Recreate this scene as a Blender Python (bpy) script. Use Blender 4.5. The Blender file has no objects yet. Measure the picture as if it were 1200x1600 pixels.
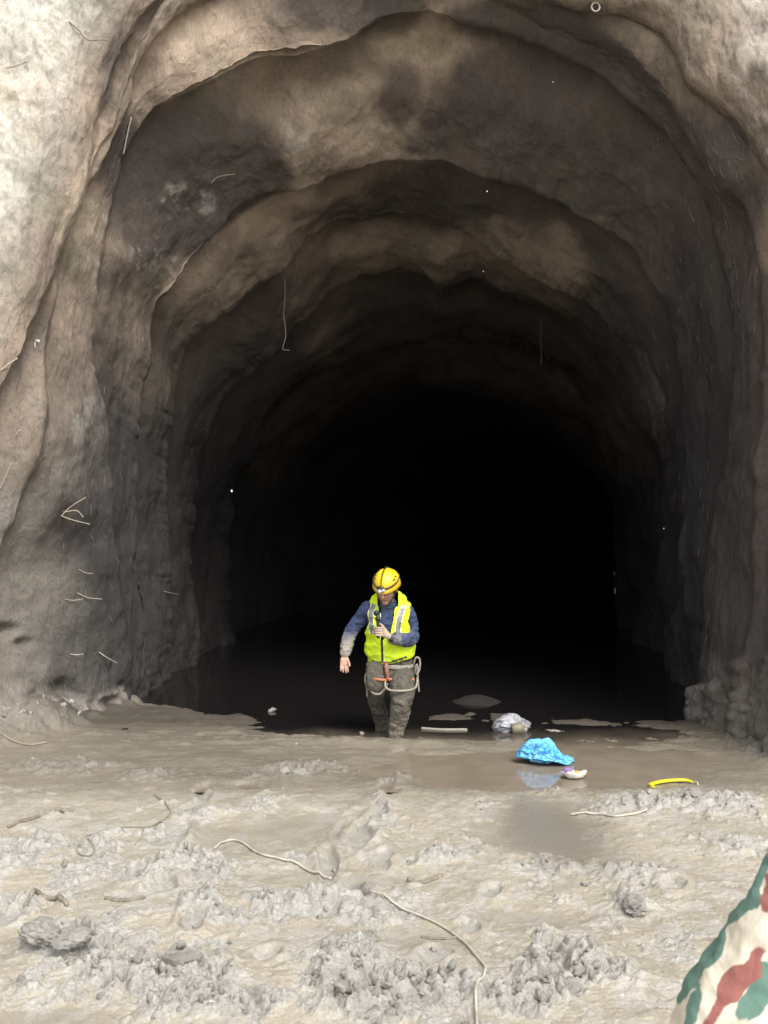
import bpy, bmesh, math, random
import numpy as np
from mathutils import Vector, Matrix, Euler

# ------------------------------------------------------------------ camera, light, exposure
random.seed(7)
RS = np.random.RandomState(11)
scene = bpy.context.scene
COL = scene.collection
R = math.radians
FPX, CAMZ, HOR = 1300.0, 1.6, 870.0
PITCH = math.atan((HOR - 800.0) / FPX)
cam_d = bpy.data.cameras.new('camera')
cam = bpy.data.objects.new('camera', cam_d)
COL.objects.link(cam)
cam.location = (0, 0, CAMZ)
cam.rotation_euler = (R(90) + PITCH, 0, 0)
cam_d.sensor_fit = 'VERTICAL'
cam_d.sensor_height = 36.0
cam_d.sensor_width = 27.0
cam_d.lens = 36.0 * FPX / 1600.0
cam_d.clip_start = 0.05
cam_d.clip_end = 600
cam_d.dof.use_dof = True
cam_d.dof.focus_distance = 7.0
cam_d.dof.aperture_fstop = cam_d.lens / 3.0
scene.camera = cam

world = bpy.data.worlds.new('World')
scene.world = world
world.use_nodes = True
wn, wl = world.node_tree.nodes, world.node_tree.links
wn.clear()
SUN_EL, SUN_ROT = 50.0, 152.0            # high, behind the camera and to its right
sky = wn.new('ShaderNodeTexSky')
sky.sky_type = 'NISHITA'
sky.sun_disc = False
sky.sun_elevation = R(SUN_EL)
sky.sun_rotation = R(SUN_ROT)
sky.air_density = 1.0
sky.dust_density = 4.0
sky.ozone_density = 1.0
hsv = wn.new('ShaderNodeHueSaturation')   # an overcast sky is nearly colourless
hsv.inputs['Saturation'].default_value = 0.22
bg = wn.new('ShaderNodeBackground')
bg.inputs['Strength'].default_value = 0.14
wo = wn.new('ShaderNodeOutputWorld')
wl.new(sky.outputs[0], hsv.inputs['Color'])
wl.new(hsv.outputs[0], bg.inputs[0])
wl.new(bg.outputs[0], wo.inputs[0])

sun_d = bpy.data.lights.new('sun', 'SUN')
sun_d.energy = 1.1
sun_d.angle = R(28)
sun_d.color = (1.0, 0.955, 0.89)
sun = bpy.data.objects.new('sun', sun_d)
COL.objects.link(sun)
az = R(SUN_ROT)
sdir = Vector((math.sin(az) * math.cos(R(SUN_EL)), math.cos(az) * math.cos(R(SUN_EL)), math.sin(R(SUN_EL))))
sun.rotation_euler = sdir.to_track_quat('Z', 'Y').to_euler()

vs = scene.view_settings
vs.view_transform = 'Standard'
vs.look = 'None'
vs.exposure = 1.0
vs.gamma = 1.0
vs.use_curve_mapping = False

# ------------------------------------------------------------------ helpers
def ray(u, v):
    x = (u - 600.0) / FPX
    z = -(v - 800.0) / FPX
    c, s = math.cos(PITCH), math.sin(PITCH)
    return (x, c - z * s, s + z * c)

def W(u, v, d):                            # point of the place seen at photo pixel u, v, at distance d
    r = ray(u, v)
    k = d / r[1]
    return np.array((r[0] * k, d, CAMZ + r[2] * k))

def G(u, v, z=0.0):                        # where that sight line meets the level z
    r = ray(u, v)
    k = (z - CAMZ) / r[2]
    return (r[0] * k, r[1] * k)

def proj(P):
    c, s = math.cos(PITCH), math.sin(PITCH)
    x, y, z = P[..., 0], P[..., 1], P[..., 2] - CAMZ
    f = y * c + z * s
    up = -y * s + z * c
    return 600 + FPX * x / f, 800 - FPX * up / f

def _hash(ix, iy, iz, seed):
    h = (ix * 374761393 + iy * 668265263 + iz * 2147483647 + seed * 974634777) & 0xFFFFFFFF
    h = ((h ^ (h >> 13)) * 1274126177) & 0xFFFFFFFF
    h = ((h ^ (h >> 16)) * 2246822519) & 0xFFFFFFFF
    return ((h ^ (h >> 15)) & 0xFFFFFF) / float(0x1000000)

def vnoise(P, seed=0):                     # smooth value noise, about -1..1
    P = np.asarray(P, dtype=np.float64)
    if P.shape[-1] == 2:
        P = np.concatenate([P, np.full(P.shape[:-1] + (1,), 0.37)], -1)
    i = np.floor(P).astype(np.int64)
    f = P - i
    f = f * f * f * (f * (f * 6 - 15) + 10)
    out = 0
    for dx in (0, 1):
        wx = f[..., 0] if dx else 1 - f[..., 0]
        for dy in (0, 1):
            wy = f[..., 1] if dy else 1 - f[..., 1]
            for dz in (0, 1):
                wz = f[..., 2] if dz else 1 - f[..., 2]
                out = out + wx * wy * wz * _hash(i[..., 0] + dx, i[..., 1] + dy, i[..., 2] + dz, seed)
    return out * 2 - 1

def fbm(P, octv=4, seed=0, gain=0.5, lac=2.03):
    P = np.asarray(P, dtype=np.float64)
    a, s, t = 1.0, 0.0, 0.0
    for k in range(octv):
        s = s + a * vnoise(P + k * 17.3, seed + k)
        t += a
        P = P * lac
        a *= gain
    return s / t * 1.4

def worley(P, seed=0):                     # 2-D cells: nearest, second nearest, cell value
    i = np.floor(P).astype(np.int64)
    f1 = np.full(P.shape[:-1], 9.0)
    f2 = f1.copy()
    cv = np.zeros_like(f1)
    zero = np.zeros_like(i[..., 0])
    for dx in (-1, 0, 1):
        for dy in (-1, 0, 1):
            a, b = i[..., 0] + dx, i[..., 1] + dy
            hx = _hash(a, b, zero, seed)
            hy = _hash(a, b, zero, seed + 5)
            d = np.hypot(a + hx - P[..., 0], b + hy - P[..., 1])
            near = d < f1
            f2 = np.where(near, f1, np.minimum(f2, d))
            cv = np.where(near, _hash(a, b, zero, seed + 9), cv)
            f1 = np.where(near, d, f1)
    return f1, f2, cv

def sstep(a, b, x):
    t = np.clip((x - a) / (b - a), 0, 1)
    return t * t * (3 - 2 * t)

def tag(o, label=None, cat=None, group=None, kind=None):
    if label: o['label'] = label
    if cat: o['category'] = cat
    if group: o['group'] = group
    if kind: o['kind'] = kind
    return o

def link(name, me, mat=None, parent=None, smooth=True):
    o = bpy.data.objects.new(name, me)
    COL.objects.link(o)
    if mat is not None and not me.materials:
        me.materials.append(mat)
    if smooth and len(me.polygons):
        me.polygons.foreach_set('use_smooth', np.ones(len(me.polygons), dtype=bool))
    if parent is not None:
        o.parent = parent
    return o

def empty(name, loc, label=None, cat=None, group=None):
    o = bpy.data.objects.new(name, None)
    COL.objects.link(o)
    o.location = loc
    o.empty_display_size = 0.1
    return tag(o, label, cat, group)

def np_mesh(name, V, F):                   # quads or triangles from arrays, quickly
    V = np.asarray(V, dtype=np.float32).reshape(-1, 3)
    F = np.asarray(F, dtype=np.int32)
    me = bpy.data.meshes.new(name)
    me.vertices.add(len(V))
    me.vertices.foreach_set('co', V.ravel())
    k = F.shape[1]
    me.loops.add(F.size)
    me.loops.foreach_set('vertex_index', F.ravel())
    me.polygons.add(len(F))
    me.polygons.foreach_set('loop_start', np.arange(0, F.size, k, dtype=np.int32))
    me.polygons.foreach_set('loop_total', np.full(len(F), k, dtype=np.int32))
    me.update(calc_edges=True)
    return me

def grid_faces(nr, nc, wrap=False, flip=False):
    r = np.arange(nr - 1)[:, None]
    c = np.arange(nc if wrap else nc - 1)[None, :]
    c2 = (c + 1) % nc
    f = np.stack([r * nc + c, r * nc + c2, (r + 1) * nc + c2, (r + 1) * nc + c], -1).reshape(-1, 4)
    return f[:, ::-1] if flip else f

def attr(me, name, vals):
    a = me.attributes.new(name, 'FLOAT', 'POINT')
    a.data.foreach_set('value', np.asarray(vals, dtype=np.float32).ravel())

def coords(me):
    a = np.empty(len(me.vertices) * 3, dtype=np.float32)
    me.vertices.foreach_get('co', a)
    return a.reshape(-1, 3).astype(np.float64)

def normals(me):
    a = np.empty(len(me.vertices) * 3, dtype=np.float32)
    me.vertices.foreach_get('normal', a)
    return a.reshape(-1, 3).astype(np.float64)

def set_coords(me, V):
    me.vertices.foreach_set('co', np.asarray(V, dtype=np.float32).ravel())
    me.update()

def smooth_path(pts, n):
    P = np.array(pts, dtype=np.float64)
    if len(P) < 3:
        t = np.linspace(0, 1, n)[:, None]
        return P[0] * (1 - t) + P[-1] * t
    Q = np.vstack([2 * P[0] - P[1], P, 2 * P[-1] - P[-2]])
    out = []
    for t in np.linspace(0, len(P) - 1 - 1e-9, n):
        i = int(t); f = t - i
        p0, p1, p2, p3 = Q[i], Q[i + 1], Q[i + 2], Q[i + 3]
        out.append(0.5 * (2 * p1 + (p2 - p0) * f + (2 * p0 - 5 * p1 + 4 * p2 - p3) * f * f + (3 * p1 - p0 - 3 * p2 + p3) * f ** 3))
    return np.array(out)

def tube(pts, rad, n=16, seg=12, up=(0, 1, 0), smooth=True):
    """closed tube; rad is a list of r or (a, b) per point; b lies along up. Returns V, F lists"""
    rr = [(r, r) if not isinstance(r, (tuple, list)) else r for r in rad]
    full = [list(p) + list(r) for p, r in zip(pts, rr)]
    if smooth:
        S = smooth_path(full, seg)
    else:
        S = np.array(full, dtype=np.float64)
    C, A = S[:, :3], np.maximum(S[:, 3:5], 1e-4)
    T = np.gradient(C, axis=0)
    T /= np.linalg.norm(T, axis=1)[:, None] + 1e-12
    up = np.array(up, dtype=np.float64)
    rings = []
    ang = np.linspace(0, 2 * math.pi, n, endpoint=False)
    def ring(c, t, a, b):
        s = np.cross(up, t)
        if np.linalg.norm(s) < 1e-3:
            s = np.cross(np.array((1.0, 0.02, 0)), t)
        s /= np.linalg.norm(s)
        w = np.cross(t, s)
        return c + np.cos(ang)[:, None] * s * a + np.sin(ang)[:, None] * w * b
    m0 = 0.5 * (A[0, 0] + A[0, 1]); m1 = 0.5 * (A[-1, 0] + A[-1, 1])
    for k in (0.95, 0.75, 0.4):
        rings.append(ring(C[0] - T[0] * m0 * k, T[0], A[0, 0] * math.sqrt(1 - k * k), A[0, 1] * math.sqrt(1 - k * k)))
    for c, t, a in zip(C, T, A):
        rings.append(ring(c, t, a[0], a[1]))
    for k in (0.4, 0.75, 0.95):
        rings.append(ring(C[-1] + T[-1] * m1 * k, T[-1], A[-1, 0] * math.sqrt(1 - k * k), A[-1, 1] * math.sqrt(1 - k * k)))
    V = np.vstack(rings + [[C[0] - T[0] * m0], [C[-1] + T[-1] * m1]])
    nr = len(rings)
    F = [tuple(f) for f in grid_faces(nr, n, wrap=True)]
    a, b = nr * n, nr * n + 1
    for k in range(n):
        F.append((a, (k + 1) % n, k))
        F.append((b, (nr - 1) * n + k, (nr - 1) * n + (k + 1) % n))
    return V, F

def ellipsoid(c, r, rot=None, n=20, m=14):
    th = np.linspace(0, math.pi, m + 1)[1:-1]
    ph = np.linspace(0, 2 * math.pi, n, endpoint=False)
    V = [(math.sin(t) * math.cos(p), math.sin(t) * math.sin(p), math.cos(t)) for t in th for p in ph] + [(0, 0, 1), (0, 0, -1)]
    V = np.array(V) * np.array(r)
    if rot is not None:
        V = V @ np.array(rot.to_3x3() if hasattr(rot, 'to_3x3') else rot).T
    V = V + np.array(c)
    k = (m - 1) * n
    F = [tuple(f[::-1]) for f in grid_faces(m - 1, n, wrap=True)]
    for i in range(n):
        F.append((k, i, (i + 1) % n))
        F.append((k + 1, (m - 2) * n + (i + 1) % n, (m - 2) * n + i))
    return V, F

def join(parts):
    V, F, o = [], [], 0
    for v, f in parts:
        V.append(np.asarray(v))
        F += [tuple(int(i) + o for i in q) for q in f]
        o += len(v)
    me = bpy.data.meshes.new('m')
    me.from_pydata(np.vstack(V).tolist(), [], F)
    me.update()
    return me

def fused(parts, voxel, smooth=3, M=None):
    """overlapping closed shapes grown together into one continuous skin"""
    me = join(parts)
    o = bpy.data.objects.new('tmp', me)
    COL.objects.link(o)
    r = o.modifiers.new('r', 'REMESH')
    r.mode = 'VOXEL'; r.voxel_size = voxel
    if smooth:
        s = o.modifiers.new('s', 'SMOOTH')
        s.factor = 0.5; s.iterations = smooth
    dg = bpy.context.evaluated_depsgraph_get()
    out = bpy.data.meshes.new_from_object(o.evaluated_get(dg))
    bpy.data.objects.remove(o)
    bpy.data.meshes.remove(me)
    if M is not None:
        out.transform(M)
    return out

def wrinkle(me, scale, amp, seed=0, octv=3):
    V, N = coords(me), normals(me)
    d = fbm(V * np.array(scale), octv, seed)
    d = 1 - np.abs(d) * 1.6
    set_coords(me, V + N * (d * amp)[:, None])

def thin_tube(name, pts, r, mat, n=8, seg=None, parent=None):
    seg = seg or max(6, len(pts) * 6)
    rad = r if isinstance(r, (list, tuple)) else [r] * len(pts)
    return link(name, join([tube(pts, rad, n=n, seg=seg, up=(0.13, 0.2, 1))]), mat, parent)

def box(c, s, bev=0.0, rot=None):
    bm = bmesh.new()
    bmesh.ops.create_cube(bm, size=1)
    for v in bm.verts:
        v.co = Vector((v.co.x * s[0], v.co.y * s[1], v.co.z * s[2]))
    if bev:
        bmesh.ops.bevel(bm, geom=bm.edges[:], offset=bev, segments=2, affect='EDGES')
    bm.verts.index_update()
    V = np.array([v.co[:] for v in bm.verts])
    F = [tuple(v.index for v in f.verts) for f in bm.faces]
    bm.free()
    if rot is not None:
        V = V @ np.array(rot.to_3x3()).T
    return V + np.array(c), F

# ------------------------------------------------------------------ materials
class NT:
    def __init__(s, name):
        s.m = bpy.data.materials.new(name)
        s.m.use_nodes = True
        s.n, s.l = s.m.node_tree.nodes, s.m.node_tree.links
        s.b = s.n['Principled BSDF']
        s.tc = s.n.new('ShaderNodeTexCoord').outputs['Object']
    def put(s, sock, val):
        if isinstance(val, bpy.types.NodeSocket): s.l.new(val, sock)
        elif isinstance(val, (tuple, list)) and len(val) == 3 and sock.type == 'RGBA': sock.default_value = (*val, 1)
        else: sock.default_value = val
    def at(s, name):
        a = s.n.new('ShaderNodeAttribute'); a.attribute_name = name
        return a.outputs['Fac']
    def map(s, scale, rot=(0, 0, 0)):
        m = s.n.new('ShaderNodeMapping'); s.put(m.inputs['Vector'], s.tc)
        m.inputs['Scale'].default_value = scale; m.inputs['Rotation'].default_value = rot
        return m.outputs[0]
    def noise(s, scale, detail=4, rough=0.55, dist=0.0, vec=None, out=0):
        t = s.n.new('ShaderNodeTexNoise'); s.put(t.inputs['Vector'], vec or s.tc)
        t.inputs['Scale'].default_value = scale; t.inputs['Detail'].default_value = detail
        t.inputs['Roughness'].default_value = rough; t.inputs['Distortion'].default_value = dist
        return t.outputs[out]
    def vor(s, scale, feat='F1', vec=None):
        t = s.n.new('ShaderNodeTexVoronoi'); s.put(t.inputs['Vector'], vec or s.tc)
        t.feature = feat; t.inputs['Scale'].default_value = scale
        return t.outputs['Distance']
    def ramp(s, fac, a, b, va=0.0, vb=1.0):
        t = s.n.new('ShaderNodeMapRange'); t.interpolation_type = 'SMOOTHSTEP'
        for k, v in ((0, fac), (1, a), (2, b), (3, va), (4, vb)): s.put(t.inputs[k], v)
        return t.outputs[0]
    def math(s, op, a, b=0.0):
        t = s.n.new('ShaderNodeMath'); t.operation = op
        s.put(t.inputs[0], a); s.put(t.inputs[1], b)
        return t.outputs[0]
    def mix(s, fac, a, b, mode='MIX'):
        t = s.n.new('ShaderNodeMix'); t.data_type = 'RGBA'; t.blend_type = mode
        s.put(t.inputs[0], fac); s.put(t.inputs[6], a); s.put(t.inputs[7], b)
        return t.outputs[2]
    def bump(s, h, strength, dist, prev=None):
        t = s.n.new('ShaderNodeBump'); s.put(t.inputs['Strength'], strength)
        t.inputs['Distance'].default_value = dist
        s.put(t.inputs['Height'], h)
        if prev is not None: s.l.new(prev, t.inputs['Normal'])
        return t.outputs[0]
    def out(s, **k):
        for a, v in k.items(): s.put(s.b.inputs[a.replace('_', ' ')], v)
        return s.m

def plain(name, col, rough=0.7, var=0.25, scale=30, metallic=0.0, bump=0.0, dirt=None, dirt_amt=0.5, sheen=0.0):
    t = NT(name)
    n = t.noise(scale, 5)
    c = t.mix(t.ramp(n, 0.3, 0.7), tuple(x * (1 - var) for x in col), tuple(min(1, x * (1 + var * 0.6)) for x in col))
    if dirt:
        d = t.ramp(t.noise(scale * 0.35, 6, 0.65), 0.62 - dirt_amt * 0.3, 0.72)
        c = t.mix(d, c, dirt)
    nb = t.bump(t.noise(scale * 3, 4), 0.5, bump) if bump else None
    k = dict(Base_Color=c, Roughness=rough, Metallic=metallic)
    if nb is not None: k['Normal'] = nb
    return t.out(**k)

MUDGREY = (0.36, 0.335, 0.295)
MUDTAN = (0.405, 0.362, 0.282)

# wall of the excavation: earth plastered with mud
t = NT('tunnel_earth')
st, pale, grey, ochre = t.at('stain'), t.at('pale'), t.at('grey'), t.at('tan')
streak = t.noise(2.2, 7, 0.62, 0.4, t.map((1, 1, 0.35)))
fine = t.noise(22, 6, 0.7, 0.3, t.map((1, 1, 0.45)))
c = t.mix(t.ramp(streak, 0.3, 0.72), (0.185, 0.146, 0.115), (0.325, 0.25, 0.187))
c = t.mix(t.math('MULTIPLY', ochre, t.ramp(streak, 0.15, 0.6, 0.45, 1.0)), c, (0.49, 0.388, 0.298))
c = t.mix(t.math('MULTIPLY', grey, t.ramp(fine, 0.25, 0.7, 0.55, 0.95)), c, (0.20, 0.187, 0.165))
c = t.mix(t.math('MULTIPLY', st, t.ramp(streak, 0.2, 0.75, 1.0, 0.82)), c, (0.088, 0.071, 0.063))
lp = t.noise(1.6, 8, 0.66, 0.8, t.map((1, 1, 0.5)))
c = t.mix(pale, c, t.mix(t.ramp(lp, 0.50, 0.80), t.mix(t.ramp(fine, .3, .7), (0.50, 0.475, 0.41), (0.66, 0.635, 0.57)), (0.50, 0.39, 0.26)))
c = t.mix(t.ramp(t.noise(38, 7, 0.75, 0.5, t.map((1, 1, .5))), 0.45, 0.75, 0.0, 0.35), c, (0.06, 0.05, 0.042))
c = t.mix(t.ramp(t.noise(55, 5, 0.75, 0.5, t.map((1, 1, .5))), 0.60, 0.76, 0.0, 0.25), c, (0.5, 0.43, 0.35))
olive = t.ramp(t.noise(1.1, 4, 0.6), 0.56, 0.68, 0.0, 0.35)
c = t.mix(olive, c, (0.13, 0.14, 0.085))
depth_shade = t.at('depth_shade')
c = t.mix(t.math('MULTIPLY', depth_shade, t.ramp(streak, 0.2, 0.7, 1.0, 0.90)), c, (0.030, 0.028, 0.028))  # shade of the deep bore put into the wall colour
nb = t.bump(t.noise(7, 10, 0.68, 1.2, t.map((1, 1, 0.55))), 0.6, 0.06)
nb = t.bump(t.noise(70, 5, 0.7, 0.2, t.map((1, 1, 0.4))), 0.6, 0.015, nb)
crk = t.math('ABSOLUTE', t.math('SUBTRACT', t.noise(4.5, 6, 0.6, 1.6), 0.5))
nb = t.bump(t.ramp(crk, 0.0, 0.018), 0.5, 0.03, nb)
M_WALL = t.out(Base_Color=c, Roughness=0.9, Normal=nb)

# mud underfoot: grey where trodden up in clods, tan and slick where it is slurry
t = NT('mud')
cl, wet = t.at('clod'), t.at('wet')
n1 = t.noise(3.2, 6, 0.6, 0.5)
tanc = t.mix(t.ramp(n1, 0.3, 0.7), (0.325, 0.292, 0.235), MUDTAN)
gry = t.mix(t.ramp(t.noise(13, 5, 0.6), 0.3, 0.7), (0.35, 0.335, 0.30), (0.52, 0.50, 0.455))
c = t.mix(t.ramp(cl, 0.1, 0.6), tanc, gry)
gm = t.math('MULTIPLY', t.ramp(t.noise(7, 7, 0.7, 0.8), 0.48, 0.56), t.ramp(wet, 0.2, 0.9, 1.0, 0.0))
c = t.mix(t.math('MULTIPLY', gm, 0.75), c, (0.43, 0.41, 0.37))
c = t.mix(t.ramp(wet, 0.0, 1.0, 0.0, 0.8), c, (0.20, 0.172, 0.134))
c = t.mix(t.ramp(wet, 1.0, 1.5), c, (0.02, 0.018, 0.017))  # top of the wet range: the bore's shade painted into the mud
c = t.mix(t.ramp(t.noise(90, 4, 0.7), 0.30, 0.62, 0.35, 0.0), c, (0.12, 0.105, 0.09))
rough = t.ramp(t.math('ADD', t.math('SUBTRACT', cl, t.math('MULTIPLY', wet, 0.9)), t.math('MULTIPLY', n1, 0.4)), -0.6, 0.65, 0.13, 0.72)
rough = t.math('ADD', rough, t.ramp(wet, 1.0, 1.6, 0.0, 0.5))
crk = t.math('ABSOLUTE', t.math('SUBTRACT', t.noise(24, 8, 0.66, 1.0), 0.5))
nb = t.bump(t.ramp(crk, 0.0, 0.12), t.ramp(cl, 0.05, 0.5, 0.08, 0.5), 0.012)
nb = t.bump(t.noise(34, 9, 0.7, 0.7), t.ramp(cl, 0.05, 0.5, 0.3, 0.6), 0.016, nb)
nb = t.bump(t.noise(120, 4, 0.7), 0.35, 0.006, nb)
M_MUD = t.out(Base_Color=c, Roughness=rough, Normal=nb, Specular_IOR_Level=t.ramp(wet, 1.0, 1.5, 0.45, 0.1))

t = NT('crumb_mud')
c = t.mix(t.ramp(t.noise(9, 5), 0.3, 0.7), (0.30, 0.284, 0.255), (0.45, 0.43, 0.39))
nb = t.bump(t.noise(60, 8, 0.75, 0.8), 1.0, 0.016)
M_CRUMB = t.out(Base_Color=c, Roughness=0.6, Normal=nb)

t = NT('murky_water')
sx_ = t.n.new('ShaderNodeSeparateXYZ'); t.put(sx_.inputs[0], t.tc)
silt_shade = t.ramp(t.math('ADD', sx_.outputs[1], t.noise(1.5, 3)), 7.2, 8.5, 1.0, 0.0)   # brown silt in front; the bore's darkness is painted in further back
c = t.mix(silt_shade, (0.012, 0.011, 0.011), t.mix(t.ramp(t.noise(2.5, 4, 0.6, 0.4), 0.3, 0.7), (0.20, 0.165, 0.125), (0.25, 0.207, 0.16)))
nb = t.bump(t.noise(3.0, 3, 0.5, 0.5, t.map((1, 2.2, 1))), 0.10, 0.02)
nb = t.bump(t.noise(40, 2, 0.5), 0.06, 0.002, nb)
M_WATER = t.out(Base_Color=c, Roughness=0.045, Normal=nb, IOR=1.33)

M_GREYROPE = plain('muddy_cord', (0.30, 0.27, 0.22), 0.7, 0.2, 60, dirt=(0.25, 0.22, 0.18), dirt_amt=0.4)
M_WHITECORD = plain('pale_cord', (0.50, 0.46, 0.385), 0.55, 0.12, 40, dirt=(0.34, 0.30, 0.24), dirt_amt=0.5)
M_STICK = plain('muddy_wood', (0.22, 0.19, 0.15), 0.8, 0.35, 40, bump=0.004)
M_ROOT = plain('dry_root', (0.40, 0.34, 0.27), 0.8, 0.3, 60)
M_FIBRE = plain('plant_fibre', (0.36, 0.33, 0.27), 0.8, 0.3, 20)
M_IRON = plain('muddy_iron', (0.38, 0.36, 0.33), 0.5, 0.3, 50, metallic=0.5, dirt=(0.2, 0.16, 0.12))
M_STONE = plain('wet_stone', (0.23, 0.22, 0.20), 0.55, 0.3, 25, bump=0.004)

# ------------------------------------------------------------------ tunnel: cross sections of the excavated bore
FOOT_L = lambda *a: a
SEC = {}
SEC['lip'] = [(-185, 1300, 6.5), (-160, 1000, 6.7), (-95, 800, 6.9), (-40, 700, 7.0), (0, 628, 7.1), (40, 560, 7.2), (62, 500, 7.3),
              (88, 400, 7.4), (135, 275, 7.5), (172, 150, 7.6), (215, 40, 7.7), (300, -60, 7.8), (420, -110, 7.8), (560, -105, 7.8),
              (700, -80, 7.8), (820, -30, 7.8), (910, 2, 7.7), (1000, 22, 7.7), (1058, 62, 7.6), (1085, 120, 7.5), (1150, 180, 7.3),
              (1190, 225, 7.2), (1235, 300, 7.0), (1262, 450, 6.8), (1258, 700, 6.6), (1240, 1000, 6.5), (1232, 1300, 6.5)]
SEC['groove'] = [(-60, 1250, 7.2), (-30, 1000, 7.3), (30, 800, 7.4), (66, 690, 7.5), (68, 600, 7.55), (80, 500, 7.6),
                 (92, 410, 7.65), (110, 330, 7.7), (160, 262, 7.75), (200, 190, 7.8), (235, 90, 7.85), (300, 10, 7.95), (420, -50, 8.0), (560, -60, 8.0),
                 (700, -40, 8.0), (820, 0, 8.0), (920, 40, 7.95), (1000, 90, 7.9), (1060, 150, 7.85), (1110, 230, 7.7),
                 (1165, 330, 7.6), (1195, 480, 7.45), (1195, 650, 7.3), (1180, 850, 7.3), (1165, 1000, 7.3), (1160, 1220, 7.3)]
SEC['L1'] = [(203, 1100, 9.1), (203, 1000, 9.0), (198, 880, 8.8), (178, 740, 8.6), (152, 620, 8.4), (140, 520, 8.3), (150, 420, 8.2),
             (172, 320, 8.2), (195, 245, 8.2), (232, 188, 8.2), (295, 150, 8.2), (350, 124, 8.25), (410, 96, 8.3), (470, 92, 8.3), (540, 72, 8.3),
             (620, 28, 8.3), (720, 30, 8.3), (830, 52, 8.3), (920, 100, 8.3), (1000, 160, 8.3), (1070, 240, 8.3), (1120, 350, 8.2), (1150, 480, 8.1),
             (1156, 600, 8.1), (1140, 720, 8.2), (1112, 850, 8.4), (1100, 950, 8.5), (1090, 1050, 8.5), (1085, 1115, 8.5)]
SEC['L2'] = [(232, 1090, 9.7), (226, 900, 9.6), (212, 740, 9.6), (214, 620, 9.6), (248, 510, 9.6), (305, 415, 9.6), (362, 335, 9.6), (415, 298, 9.6),
             (478, 292, 9.6), (530, 268, 9.6), (600, 250, 9.6), (680, 254, 9.6), (745, 272, 9.6), (830, 288, 9.6), (900, 338, 9.6),
             (955, 372, 9.6), (1015, 438, 9.5), (1050, 500, 9.4), (1070, 600, 9.4), (1074, 700, 9.3), (1072, 850, 9.3), (1075, 1000, 9.3), (1075, 1100, 9.3)]
SEC['L3'] = [(268, 1065, 11), (262, 900, 11), (258, 750, 11), (266, 640, 11), (290, 545, 11), (350, 487, 11), (422, 432, 11), (478, 376, 11),
             (555, 352, 11), (640, 345, 11), (715, 362, 11), (790, 400, 11), (870, 440, 11), (940, 500, 11), (990, 570, 11), (1025, 660, 11),
             (1045, 780, 11), (1052, 900, 11), (1052, 1065, 11)]
SEC['L4'] = [(312, 1040, 12.8), (300, 900, 12.8), (302, 760, 12.8), (332, 655, 12.8), (385, 590, 12.8), (438, 542, 12.8), (470, 503, 12.8),
             (520, 465, 12.8), (570, 436, 12.8), (622, 425, 12.8), (655, 438, 12.8), (682, 455, 12.8), (712, 448, 12.8), (742, 435, 12.8),
             (790, 462, 12.8), (850, 484, 12.8), (908, 532, 12.8), (958, 592, 12.8), (998, 662, 12.8), (1022, 760, 12.8), (1030, 900, 12.8), (1028, 1040, 12.8)]
SEC['L5'] = [(362, 1005, 16), (352, 900, 16), (362, 765, 16), (410, 680, 16), (480, 602, 16), (560, 556, 16), (640, 536, 16), (720, 534, 16),
             (800, 548, 16), (880, 592, 16), (940, 662, 16), (980, 760, 16), (996, 900, 16), (992, 1005, 16)]
NT_ = 1000                                  # columns round the arch
def section(pts, world=False, sink=0.5):
    P = np.array(pts if world else [W(*p) for p in pts], dtype=np.float64)
    P = P[P[:, 2] > -0.2]
    a, b = P[0].copy(), P[-1].copy()
    a[2] = -sink; b[2] = -sink
    P = np.vstack([a, P, b])
    S = smooth_path(P, 600)
    L = np.concatenate([[0], np.cumsum(np.linalg.norm(np.diff(S, axis=0), axis=1))])
    t = np.linspace(0, L[-1], NT_)
    return np.stack([np.interp(t, L, S[:, k]) for k in range(3)], -1)
def push(S, r, dy):                         # section widened by r in its own plane and shifted by dy in depth
    T = np.gradient(S, axis=0)
    N = np.stack([-T[:, 2], np.zeros(len(T)), T[:, 0]], -1)
    k = np.ones(61) / 61
    N = np.stack([np.convolve(np.pad(N[:, i], 30, mode='edge'), k, 'valid') for i in range(3)], -1)
    lowk = sstep(1.6, 0.6, S[:, 2])[:, None]
    side = np.array([[-1.0, 0, 0]]) * np.where(np.arange(len(S)) < len(S) // 2, 1, -1)[:, None]
    N = N * (1 - lowk) + side * lowk
    N /= np.linalg.norm(N, axis=1)[:, None]
    out = S + N * np.asarray(r).reshape(-1, 1)
    out[:, 1] += dy
    return out
S = {k: section(v) for k, v in SEC.items()}
th = np.linspace(0, 1, NT_)
topw = np.sin(th * math.pi) ** 1.5          # 0 at the feet, 1 at the crown
def wob(seed, f=7.0):
    return 0.5 + 0.5 * np.clip(vnoise(np.stack([th * f, th * 0 + seed * 3.1], -1), seed) * 1.5, -1, 1)
def rag(k, a, seed):
    return push(S[k], a * fbm(np.stack([th * 42, th * 0 + seed], -1), 4, seed, 0.6), 0)
def arch(d, xl, xr, h):
    pts = []
    for a in np.linspace(0, math.pi, 15):
        pts.append(((xl + xr) / 2 - math.cos(a) * (xr - xl) / 2, d, 0.3 + (h - 0.3) * math.sin(a) ** 0.62))
    return section(pts, world=True)
def outer(r, side_d, top_d):
    o = push(S['lip'], r, 0)
    o[:, 1] += side_d * (1 - topw) + top_d * topw
    return o
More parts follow.
